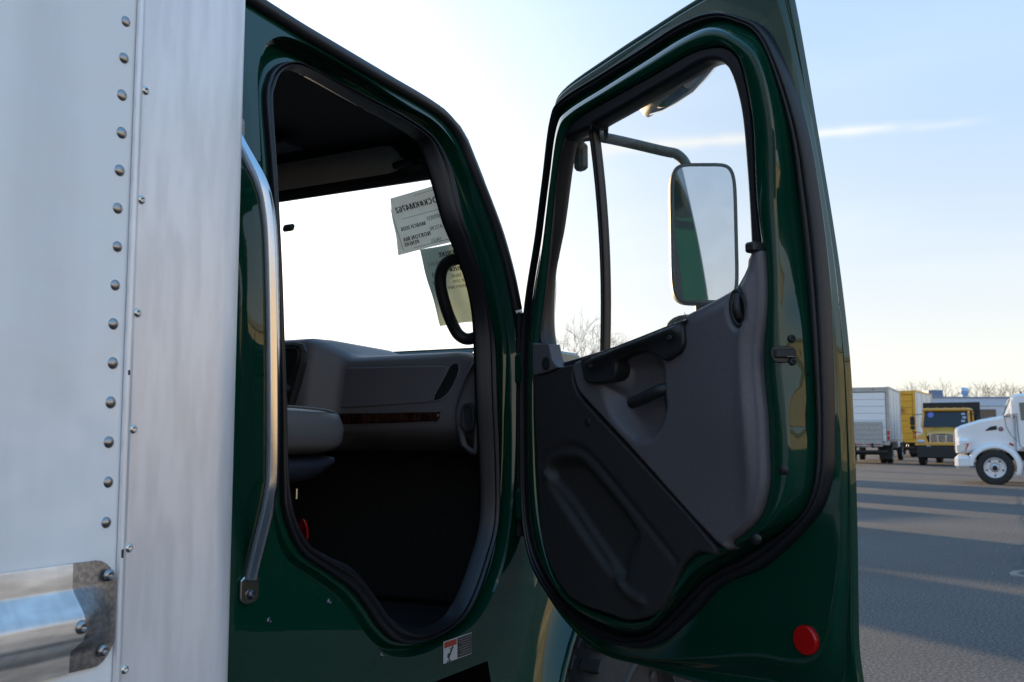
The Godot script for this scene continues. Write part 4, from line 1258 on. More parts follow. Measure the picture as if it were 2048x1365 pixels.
	var low := func(p: Vector2) -> Vector3:
		var o := -0.080
		o += 0.022 * smoothstep(-0.004, 0.022, -sd(PK, p))
		o -= 0.010 * exp(-pow(dline.call(R1, p) / 0.009, 2.0))
		o += 0.005 * exp(-pow(dline.call(R2, p) / 0.007, 2.0))
		o = lerpf(-0.080, o, smoothstep(0.0, 0.012, -sd(dpin, p)))
		return on_side(p, o)
	_join(dpm, sheet(dpin, [], 0.008, low))
	part(door, "lower_trim", dpm, M.vinyl_dark).set_meta("label", "dark lower door trim with map pocket")
	# corner cover at the front of the window
	var SA := smooth(flat_pts(D_SAIL), 3)
	part(door, "corner_cover", plate(SA, -0.084, -0.05, 0.004), M.vinyl_grey)
	part(door, "cover_slot", MB.new().lathe(on_side(Vector2(D_SAILH[0] - 0.006, D_SAILH[1] + 0.002), -0.0835), Vector3(-1, 0, 0), PackedVector2Array([Vector2(0.017, 0.0), Vector2(0.0155, 0.003), Vector2(0.010, 0.0025), Vector2(0.0, 0.001)]), 20), M.black_plastic)
	# pull handle along the sill
	var HN := smooth(flat_pts(D_HAN), 3)
	var hin := inset(HN, 0.005)
	var hmb := MB.new()
	var hr := []
	for q in [[0.0, -0.06], [0.0, -0.094], [0.0012, -0.0985], [0.0030, -0.1005], [0.005, -0.101]]: hr.append(row3(inset(HN, q[0]), q[1]))
	hmb.loft(hr, true)
	_join(hmb, sheet(hin, [], 0.006, func(p):
		# a rounded grip rolls along the upper edge
		var yl: float = 1.712 + (p.x - 0.45) * 0.20
		var o: float = -0.101 - 0.020 * exp(-pow((p.y - yl - 0.012) / 0.022, 2.0)) * smoothstep(0.39, 0.45, p.x)
		return on_side(p, lerpf(-0.101, o, smoothstep(0.0, 0.012, -sd(hin, p))))))
	var han := part(door, "pull_handle", hmb, M.black_plastic)
	for s in [D_HS1, D_HS2]:
		fastener(door, "handle_screw", on_side(Vector2(s[0], s[1]), -0.108), Vector3(-1, 0, 0), 0.0065, 0.004, M.chassis)
	# lever inside the cup
	var lv := MB.new()
	lv.tube(smooth3([on_side(Vector2(D_LEVA[0] - 0.002, D_LEVA[1]), -0.088), on_side(Vector2(D_LEVA[0] + 0.03, D_LEVA[1] + 0.007), -0.090), on_side(Vector2(D_LEVB[0] - 0.01, D_LEVB[1] + 0.002), -0.082), on_side(Vector2(D_LEVB[0] + 0.008, D_LEVB[1] + 0.004), -0.06)], 5), 0.0135, 12)
	lv.tube(smooth3([on_side(Vector2(D_LEVB[0] + 0.002, D_LEVB[1] + 0.008), -0.070), on_side(Vector2(D_LEVC[0] + 0.001, D_LEVC[1] + 0.02), -0.068), on_side(Vector2(D_LEVC[0] - 0.001, D_LEVC[1] - 0.012), -0.062)], 5), 0.012, 10)
	part(door, "cup_lever", lv, M.black_plastic)
	# inside release: oval bezel and paddle
	var ring := []
	for k in 33:
		var a := TAU * k / 32.0
		ring.append(on_side(REL + Vector2(cos(a) * 0.0180 - sin(a) * 0.004, sin(a) * 0.034), -0.0905))
	part(door, "release_bezel", MB.new().tube(PackedVector3Array(ring), 0.0048, 8, false), M.black_plastic)
	var pad := []
	for k in 24:
		var a := TAU * k / 24.0
		pad.append(Vector2(REL.x + cos(a) * 0.0175 - sin(a) * 0.004, REL.y + sin(a) * 0.033))
	part(door, "release_well", sheet(PackedVector2Array(pad), [], 0.01, func(p): return on_side(p, -0.084)), M.chassis)
	part(door, "release_paddle", MB.new().tube(smooth3([on_side(REL + Vector2(0.0, 0.026), -0.090), on_side(REL + Vector2(0.001, 0.0), -0.096), on_side(REL + Vector2(0.002, -0.018), -0.088)], 5), 0.0095, 10), M.black_plastic)
	# cap where the frame meets the trim
	part(door, "channel_cap", MB.new().box(on_side(Vector2(D_CAP[0] - 0.002, D_CAP[1] + 0.001), -0.078), Vector3(0.036, 0.020, 0.026), 0.004), M.black_plastic)
	part(door, "channel_cap", MB.new().box(on_side(Vector2(D_CAP[0] - 0.022, D_CAP[1] - 0.006), -0.030), Vector3(0.030, 0.020, 0.014), 0.004), M.black_plastic)
	# trim plugs
	part(door, "trim_plug", MB.new().lathe(on_side(Vector2(D_PLUG[0], D_PLUG[1]), -0.079), Vector3(-1, 0, 0), PackedVector2Array([Vector2(0.010, 0), Vector2(0.009, 0.003), Vector2(0, 0.0035)]), 16), M.black_plastic)
	for s in [[D_PL2, -0.0655], [D_PL3, -0.066]]:
		part(door, "rubber_plug", MB.new().lathe(on_side(Vector2(s[0][0], s[0][1]), s[1]), Vector3(-1, 0, 0.3), PackedVector2Array([Vector2(0.011, 0), Vector2(0.0095, 0.0035), Vector2(0, 0.004)]), 16), M.rubber)
	# latch in the shut face
	var lat := on_side(Vector2(D_LATCH[0], D_LATCH[1]), -0.058)
	var fd := Vector3(-0.42, 0, 0.9).normalized()
	var fb := Basis(Vector3.UP.cross(fd).normalized(), Vector3.UP, fd)
	var plate_poly := smooth(flat_pts([-0.026, 0.012, 0.012, 0.014, 0.026, 0.008, 0.030, -0.002, 0.020, -0.018, 0.012, -0.026, 0.004, -0.018, -0.026, -0.014]), 3)
	var lt := part(door, "latch_plate", MB.new().prism(plate_poly, Transform3D(fb, lat - fd * 0.004), 0.0050, 0.0015), M.rubber)
	part(door, "latch_mouth", MB.new().box(lat + fb.x * -0.004 + fd * 0.003, Vector3(0.042, 0.017, 0.006), 0.003, fb), M.chassis)
	part(door, "latch_claw", MB.new().box(lat + fb.x * 0.006 - Vector3(0, 0.006, 0) + fd * 0.006, Vector3(0.018, 0.003, 0.004), 0.001, fb), M.dark_steel)
	for s in [D_SC1, D_SC2]:
		fastener(door, "latch_screw", on_side(Vector2(s[0], s[1]), -0.0505), fd, 0.0075, 0.005, M.chassis)
	part(door, "drain_plug", MB.new().lathe(on_side(Vector2(D_HOLE[0], D_HOLE[1]), -0.024), fd, PackedVector2Array([Vector2(0.006, -0.002), Vector2(0.0055, 0.002), Vector2(0, 0.002)]), 12), M.rubber)
	# red courtesy reflector low on the door
	var rp := on_side(Vector2(D_REFL[0], D_REFL[1]), 0.008)
	var rf := part(door, "reflector", MB.new().lathe(rp, Vector3(-1, 0, 0), PackedVector2Array([Vector2(0.0275, -0.004), Vector2(0.0275, 0.004), Vector2(0.0255, 0.0062), Vector2(0.022, 0.0066), Vector2(0.0, 0.0068)]), 32), M.red_lens)
	rf.set_meta("label", "round red reflector low on the door")
	# drain notches in the top flange
	for p in [Vector2(0.0, 0.0)]:
		pass
	# mirror arm, glass and lower convex mirror, carried outside the door
	part(door, "mirror_arm", MB.new().tube(smooth3([on_side(Vector2(0.262, 2.265), 0.045), on_side(Vector2(D_ARMA[0], D_ARMA[1]), 0.075), on_side(Vector2(D_ARMB[0], D_ARMB[1]), 0.26), on_side(Vector2(0.362, 2.262), 0.295), on_side(Vector2(D_ARMC[0] - 0.008, D_ARMC[1] + 0.004), 0.305), on_side(Vector2(0.364, 2.19), 0.305)], 6), 0.0135, 12), M.mirror_shell)
	part(door, "mirror_arm", MB.new().tube(smooth3([on_side(Vector2(0.372, 1.90), 0.305), on_side(Vector2(0.368, 1.80), 0.305), on_side(Vector2(0.36, 1.70), 0.29), on_side(Vector2(0.28, 1.60), 0.20), on_side(Vector2(0.20, 1.56), 0.050)], 6), 0.0135, 12), M.mirror_shell)
	part(door, "arm_bracket", MB.new().box(on_side(Vector2(0.255, 2.245), 0.058), Vector3(0.03, 0.07, 0.035), 0.008), M.mirror_shell)
	var mc := on_side(Vector2(D_MIR[0], D_MIR[1]), 0.305)
	# faces back along the truck, turned a little to the cab
	var mn := Vector3(-0.69, 0.010, 1.0).normalized()
	var mx := Vector3.UP.cross(mn).normalized()
	var my := mn.cross(mx)
	var mbs := Basis(mx, my, mn)
	var oval := PackedVector2Array()
	for k in 40:
		var a := TAU * (k + 0.5) / 40.0
		oval.append(Vector2(signf(cos(a)) * pow(absf(cos(a)), 0.36) * 0.084, signf(sin(a)) * pow(absf(sin(a)), 0.30) * 0.181))
	var shell := []
	for q in [[0.008, 0.010], [0.0, 0.012], [-0.002, 0.004], [-0.002, -0.02], [0.012, -0.05], [0.045, -0.072], [0.080, -0.08]]:
		var r := PackedVector3Array()
		for p in inset(oval, q[0]): r.append(mc + mbs * Vector3(p.x, p.y, q[1]))
		shell.append(r)
	part(door, "mirror_housing", MB.new().loft(shell, true), M.mirror_shell).set_meta("label", "dusty side mirror housing seen through the window")
	part(door, "mirror_glass", sheet(inset(oval, 0.0085), [], 0.03, func(p): return mc + mbs * Vector3(p.x, p.y, 0.0095)), M.mirror_glass)
	# convex mirror underneath
	var cc := on_side(Vector2(D_MIRB[0] + 0.006, D_MIRB[1] - 0.075), 0.305)
	var dome := []
	for q in [[1.0, 0.0], [0.93, 0.012], [0.90, 0.006], [0.7, 0.016], [0.4, 0.023], [0.02, 0.026]]:
		var r := PackedVector3Array()
		for k in 28:
			var a := TAU * k / 28.0
			r.append(cc + mbs * Vector3(signf(cos(a)) * pow(absf(cos(a)), 0.6) * 0.088 * q[0], signf(sin(a)) * pow(absf(sin(a)), 0.6) * 0.068 * q[0], q[1]))
		dome.append(r)
	part(door, "convex_mirror", MB.new().loft(dome.slice(2), true), M.mirror_glass)
	var cs := []
	for q in [[0.90, 0.006], [0.95, 0.012], [1.0, 0.006], [1.0, -0.012], [0.7, -0.045], [0.02, -0.055]]:
		var r := PackedVector3Array()
		for k in 28:
			var a := TAU * k / 28.0
			r.append(cc + mbs * Vector3(signf(cos(a)) * pow(absf(cos(a)), 0.6) * 0.090 * q[0], signf(sin(a)) * pow(absf(sin(a)), 0.6) * 0.070 * q[0], q[1]))
		cs.append(r)
	part(door, "convex_housing", MB.new().loft(cs, true), M.mirror_shell)
	# look-down mirror over the glass, outside
	var dc := on_side(Vector2((D_DOWNA[0] + D_DOWNB[0]) / 2 + 0.01, 2.350), 0.115)
	var dn := Vector3(0.55, -0.80, 0.25).normalized()
	var dx := Vector3(0, 0, 1)
	dx = (dx - dn * dx.dot(dn)).normalized()
	var dy := dn.cross(dx)
	var dd := []
	for q in [[1.0, -0.03], [1.02, 0.0], [0.98, 0.012], [0.94, 0.010], [0.7, 0.022], [0.4, 0.030], [0.02, 0.034]]:
		var r := PackedVector3Array()
		for k in 28:
			var a := TAU * k / 28.0
			r.append(dc + dx * cos(a) * 0.145 * q[0] + dy * sin(a) * 0.080 * q[0] + dn * q[1])
		dd.append(r)
	part(door, "lookdown_mirror", MB.new().loft(dd.slice(3), true), M.mirror_glass)
	part(door, "lookdown_housing", MB.new().loft(dd.slice(0, 4), true), M.rail_metal)

func make_truck() -> void:
	var t := thing("box_truck", "green cab box truck in the foreground with its passenger door wide open", "truck", HINGE)
	make_cargo_box(t)
	make_cab(t)
	make_interior(t)
	make_front(t)
	make_door(t)
	make_paper("paper_sheet", "upper stock sheet taped in windshield, larger bold print", Vector3(-0.3366, 2.2112, 0.0982), Vector3(-0.1505, 2.2309, 0.1062), Vector3(-0.3419, 2.0605, 0.0374), [["STOCK#KM4762", -0.40, 0.27, 0.0165, 1.0], ["ARRIVED:", 0.13, -0.01, 0.0105], ["MARCH 2026", -0.36, -0.07, 0.0105, 1.0], ["LOCATION:", 0.15, -0.19, 0.0105], ["NORTON MA", -0.35, -0.26, 0.0115, 1.0], ["PENSKE", -0.35, -0.35, 0.0105, 1.0], ["SALES", 0.15, -0.40, 0.0095]], M.paper, true)
	make_paper("paper_sheet", "lower greenish unit sheet behind the A pillar grab handle", Vector3(-0.2770, 2.0686, 0.0350), Vector3(-0.1400, 2.0760, 0.0384), Vector3(-0.2544, 1.8593, -0.0494), [["PENSKE", -0.02, 0.40, 0.013, 1.0], ["DATE SOLD OS C", -0.36, 0.30, 0.009], ["Unit#", 0.12, 0.20, 0.015, 1.0], ["250", -0.32, 0.16, 0.013], ["VIN#: 3ALHC", 0.12, 0.11, 0.009], ["IN TN", -0.36, 0.06, 0.009], ["YEAR: 2019", 0.14, 0.04, 0.008], ["MAKE: FREIGHTLINER", -0.02, -0.03, 0.008]], M.paper_green, false)

# ---------------------------------------------------------------- the lot behind
func lorry(called: String, label: String, group: String, at: Vector3, turn: float, o: Dictionary) -> Node3D:
	# local: forward -z, origin on the ground under the rear doors' middle
	var t := thing(called, label, "truck", at, turn, group)
	var W: float = o.get("w", 2.5)
	var L: float = o.get("len", 6.5)
	var H: float = o.get("h", 3.8)
	var F: float = o.get("floor", 1.12)
	var bm: Material = o.box
	var mb := MB.new()
	var cy := (H + F) / 2
	mb.box(Vector3(W / 2 - 0.02, cy, -L / 2), Vector3(0.04, H - F, L - 0.02))
	mb.box(Vector3(-W / 2 + 0.02, cy, -L / 2), Vector3(0.04, H - F, L - 0.02))
	mb.box(Vector3(0, H - 0.03, -L / 2), Vector3(W - 0.10, 0.05, L - 0.03))
	mb.box(Vector3(0, cy, -L + 0.03), Vector3(W - 0.10, H - F - 0.08, 0.05))
	mb.box(Vector3(0, F + 0.03, -L / 2), Vector3(W - 0.10, 0.06, L - 0.10))
	part(t, "cargo_box", mb, bm)
	var fm: Material = o.frame
	var fr := MB.new()
	for s in [-1.0, 1.0]: fr.box(Vector3(s * (W / 2 - 0.065), cy, 0.02), Vector3(0.16, H - F + 0.02, 0.06), 0.01)
	fr.box(Vector3(0, H - 0.12, 0.02), Vector3(W - 0.3, 0.24, 0.06), 0.01)
	fr.box(Vector3(0, F - 0.10, 0.02), Vector3(W, 0.18, 0.06), 0.01)
	for s in [-1.0, 1.0]:
		fr.box(Vector3(s * (W / 2 + 0.005), H - 0.03, -L / 2), Vector3(0.03, 0.10, L), 0.005)
		fr.box(Vector3(s * (W / 2 + 0.005), F + 0.04, -L / 2), Vector3(0.03, 0.14, L), 0.005)
		fr.box(Vector3(s * (W / 2 + 0.005), cy, -L + 0.08), Vector3(0.03, H - F, 0.16), 0.005)
	part(t, "rear_frame", fr, fm)
	for s in [-1.0, 1.0]:
		for k in 4:
			part(t, "side_post", MB.new().box(Vector3(s * (W / 2 + 0.006), cy, -0.7 - k * (L - 1.4) / 3.0), Vector3(0.018, H - F - 0.2, 0.05), 0.004), fm)
	for x in [-0.5, 0.5]: part(t, "marker_light", MB.new().box(Vector3(x, H - 0.10, 0.058), Vector3(0.12, 0.04, 0.02), 0.006), M.red_lens)
	part(t, "door_latch", MB.new().box(Vector3(0.0, F + 0.28, 0.035), Vector3(0.12, 0.22, 0.03), 0.006), fm)
	if o.has("emblem"):
		var em := MB.new()
		for a in 4: em.box(Vector3(0.45, 2.95, 0.022), Vector3(0.55, 0.10, 0.006), 0.002, Basis(Vector3(0, 0, 1), PI * a / 4.0))
		part(t, "emblem", em, o.emblem)
	# roll-up door of hinged panels
	var n := 7
	var ph := (H - 0.26 - F) / n
	var dm := MB.new().box(Vector3.ZERO, Vector3(W - 0.34, ph - 0.012, 0.03), 0.005).mesh()
	for k in n:
		part(t, "door_panel", dm, o.door, Vector3(0, F + ph * (k + 0.5), 0.0))
	for s in [-1.0, 1.0]:
		for y in [F + 0.15, F + 0.42]:
			part(t, "tail_light", MB.new().box(Vector3(s * (W / 2 - 0.065), y, 0.06), Vector3(0.10, 0.20, 0.03), 0.01), M.red_lens)
	if o.get("liftgate", false):
		var lg := part(t, "liftgate", MB.new().box(Vector3(-0.12, 1.48, 0.14), Vector3(W - 0.42, 1.24, 0.05), 0.012), M.gate_metal)
		for k in 5: part(lg, "gate_rib", MB.new().box(Vector3(-0.12, 1.0 + k * 0.24, 0.172), Vector3(W - 0.46, 0.03, 0.016), 0.004), M.gate_metal)
		for x in [-0.85, -0.1, 0.35, 0.78]: part(lg, "red_stripe", MB.new().box(Vector3(x - 0.1, 0.965, 0.178), Vector3(0.28, 0.05, 0.006)), M.red_lens)
	var ch := MB.new()
	for s in [-1.0, 1.0]: ch.box(Vector3(s * 0.43, 0.92, -L / 2 - 0.6), Vector3(0.09, 0.24, L + 1.8), 0.01)
	ch.box(Vector3(0, 0.62, 0.05), Vector3(W - 0.3, 0.12, 0.10), 0.01)
	for s in [-1.0, 1.0]: ch.box(Vector3(s * 0.7, 0.80, 0.02), Vector3(0.08, 0.36, 0.06), 0.01)
	ch.box(Vector3(0, 0.5, -1.6), Vector3(1.8, 0.16, 0.16), 0.02)
	part(t, "chassis_frame", ch, M.chassis)
	for s in [-1.0, 1.0]:
		part(t, "mud_flap", MB.new().box(Vector3(s * 0.92, 0.55, -0.95), Vector3(0.6, 0.65, 0.02), 0.004), M.chassis)
		wheel(t, Vector3(s * 1.06, 0.5, -1.7), 0.5, 0.28, M.rim_grey, s)
		wheel(t, Vector3(s * 0.74, 0.5, -1.7), 0.5, 0.28, M.rim_grey, s)
		wheel(t, Vector3(s * 1.02, 0.5, -L - 1.7), 0.5, 0.28, M.rim_grey, s)
	# cab with hood
	var cz := -L - 0.15
	var prof := PackedVector2Array([Vector2(0, 0.95), Vector2(0, 2.5), Vector2(0.10, 2.62), Vector2(0.85, 2.62), Vector2(1.35, 1.85), Vector2(2.45, 1.62), Vector2(2.62, 1.45), Vector2(2.62, 0.72), Vector2(2.2, 0.72), Vector2(2.15, 1.05), Vector2(1.95, 1.18), Vector2(1.25, 1.18), Vector2(1.05, 1.0), Vector2(1.0, 0.72), Vector2(0.1, 0.72)])
	part(t, "cab", MB.new().prism(prof, Transform3D(Basis(Vector3(0, 0, -1), Vector3.UP, Vector3(1, 0, 0)), Vector3(-1.08, 0, cz)), 2.16, 0.06), o.cab)
	for s in [-1.0, 1.0]:
		part(t, "side_window", MB.new().prism(PackedVector2Array([Vector2(0.16, 1.85), Vector2(0.16, 2.42), Vector2(0.78, 2.42), Vector2(1.12, 1.88)]), Transform3D(Basis(Vector3(0, 0, -1), Vector3.UP, Vector3(1, 0, 0)), Vector3(s * 1.083 - 0.004, 0, cz)), 0.008, 0.001), M.dark_glass)
	part(t, "windshield", MB.new().box(Vector3(0, 2.235, cz - 1.115), Vector3(1.86, 0.78, 0.012), 0.002, Basis(Vector3.RIGHT, atan2(0.5, 0.77))), M.dark_glass)
	return t

func dump_truck() -> void:
	# faces the camera; local forward -z, origin under the front bumper's middle
	var t := thing("dump_truck", "yellow truck with black dump body facing the camera behind the white tractor", "truck", Vector3(-4.94, 0, -50.37), PI + deg_to_rad(-4.0))
	var cab := MB.new()
	# hood: lofted sections from grille to cowl
	var secs := []
	for k in 7:
		var f := k / 6.0
		var z := 0.12 + f * 1.15
		var wd := lerpf(0.78, 1.0, smoothstep(0.0, 1.0, f))
		var top := lerpf(1.50, 1.84, pow(f, 0.7))
		var r := PackedVector3Array()
		for j in 15:
			var a := PI * j / 14.0
			r.append(Vector3(-cos(a) * wd * (1.0 if absf(cos(a)) < 0.95 else 1.0), 0.98 + pow(sin(a), 0.35) * (top - 0.98), z))
		secs.append(r)
	cab.loft(secs)
	# fenders
	for s in [-1.0, 1.0]:
		var fs := []
		for k in 9:
			var f := k / 8.0
			var r := PackedVector3Array()
			for j in 11:
				var a := PI * j / 10.0
				var rad := 0.34 * lerpf(0.75, 1.0, sin(PI * minf(f * 1.2, 0.5)))
				r.append(Vector3(s * 0.90 + cos(a) * 0.30, 0.95 + sin(a) * (0.50 + 0.16 * sin(PI * f)) , 0.06 + f * 1.25))
			fs.append(r)
		cab.loft(fs)
		for j in 9: cab.tri(fs[0][j], fs[0][j + 1], Vector3(s * 0.9, 0.95, 0.06), Vector3(0, 0, -1))
	cab.box(Vector3(0, 1.02, 0.10), Vector3(2.0, 0.16, 0.14), 0.03)
	# cab shell: pillars, roof, lower body, leaving the glass open
	cab.box(Vector3(0, 2.66, 1.95), Vector3(2.10, 0.16, 1.35), 0.06)
	cab.box(Vector3(0, 1.45, 1.95), Vector3(2.12, 0.80, 1.40), 0.05)
	for s in [-1.0, 1.0]:
		cab.tube(PackedVector3Array([Vector3(s * 1.06, 1.82, 1.18), Vector3(s * 1.0, 2.60, 1.42)]), 0.055, 8)
		cab.box(Vector3(s * 1.03, 2.2, 2.52), Vector3(0.07, 0.8, 0.28), 0.02)
	cab.box(Vector3(0, 2.0, 2.62), Vector3(2.0, 0.40, 0.05))
	for x in [-0.85, 0.85]: cab.box(Vector3(x, 2.35, 2.62), Vector3(0.4, 0.5, 0.05))
	part(t, "cab", cab, M.truck_yellow)
	var ws := part(t, "windshield", MB.new().box(Vector3(0, 2.20, 1.30), Vector3(2.0, 0.80, 0.012), 0.002, Basis(Vector3.RIGHT, 0.3)), M.dark_glass)
	part(ws, "sticker", MB.new().lathe(Vector3(0.68, 2.42, 1.352), Vector3(0, 0.3, -1), PackedVector2Array([Vector2(0.14, 0), Vector2(0.0, 0.002)]), 20), mat(lin(0.12, 0.16, 0.55), 0.4), Vector3(0, 0, 0))
	for k in 3:
		part(ws, "paper_note", MB.new().box(Vector3(-0.78 - 0.05 * (k % 2), 2.45 - k * 0.17, 1.355 - k * 0.05), Vector3(0.16, 0.11, 0.004), 0.0, Basis(Vector3.RIGHT, 0.3)), mat(lin(0.35, 0.4, 0.5), 0.6))
	part(ws, "rear_window", MB.new().box(Vector3(0, 2.36, 2.66), Vector3(1.0, 0.32, 0.01)), mat(lin(0.35, 0.45, 0.5), 0.2))
	var gr := part(t, "grille", MB.new().box(Vector3(0, 1.26, 0.115), Vector3(1.16, 0.40, 0.05), 0.02), M.chassis)
	for k in 6: part(gr, "grille_bar", MB.new().box(Vector3(0, 1.10 + k * 0.064, 0.08), Vector3(1.10, 0.020, 0.03), 0.005), M.chrome)
	for x in [-0.52, -0.18, 0.18, 0.52]: part(gr, "grille_bar", MB.new().box(Vector3(x, 1.26, 0.078), Vector3(0.03, 0.40, 0.03), 0.005), M.chrome)
	for s in [-1.0, 1.0]:
		part(t, "headlight", MB.new().box(Vector3(s * 0.92, 1.14, 0.03), Vector3(0.36, 0.16, 0.10), 0.045), mat(lin(0.5, 0.5, 0.52), 0.15))
		var am := MB.new()
		am.tube(PackedVector3Array([Vector3(s * 1.05, 2.45, 1.3), Vector3(s * 1.45, 2.42, 1.15), Vector3(s * 1.48, 2.30, 1.12)]), 0.02, 6)
		am.tube(PackedVector3Array([Vector3(s * 1.05, 1.55, 1.3), Vector3(s * 1.48, 1.60, 1.12), Vector3(s * 1.48, 1.8, 1.12)]), 0.02, 6)
		part(t, "mirror_arm", am, M.chassis)
		part(t, "mirror", MB.new().box(Vector3(s * 1.48, 2.12, 1.12), Vector3(0.22, 0.42, 0.10), 0.04), M.chassis)
		part(t, "mirror", MB.new().box(Vector3(s * 1.48, 1.80, 1.12), Vector3(0.22, 0.18, 0.10), 0.04), M.chassis)
		wheel(t, Vector3(s * 1.0, 0.5, 0.85), 0.5, 0.28, M.rim_grey, s)
		wheel(t, Vector3(s * 1.0, 0.5, 5.2), 0.5, 0.28, M.rim_grey, s)
	part(t, "bumper", MB.new().box(Vector3(0, 0.63, 0.06), Vector3(2.2, 0.56, 0.20), 0.05), M.chassis)
	for k in 5: part(t, "marker_light", MB.new().box(Vector3(-0.8 + k * 0.4, 2.76, 1.40), Vector3(0.10, 0.035, 0.05), 0.01), mat(lin(0.5, 0.10, 0.02), 0.3))
	var db := MB.new()
	db.box(Vector3(0, 2.05, 2.95), Vector3(2.62, 2.0, 0.08), 0.02)
	for s in [-1.0, 1.0]: db.box(Vector3(s * 1.27, 1.75, 4.9), Vector3(0.08, 1.2, 3.8), 0.02)
	db.box(Vector3(0, 1.20, 4.9), Vector3(2.46, 0.12, 3.8), 0.02)
	db.box(Vector3(0, 1.75, 6.82), Vector3(2.62, 1.2, 0.08), 0.02)
	db.box(Vector3(0, 0.9, 3.5), Vector3(0.95, 0.3, 6.6), 0.02)
	part(t, "dump_body", db, M.chassis)

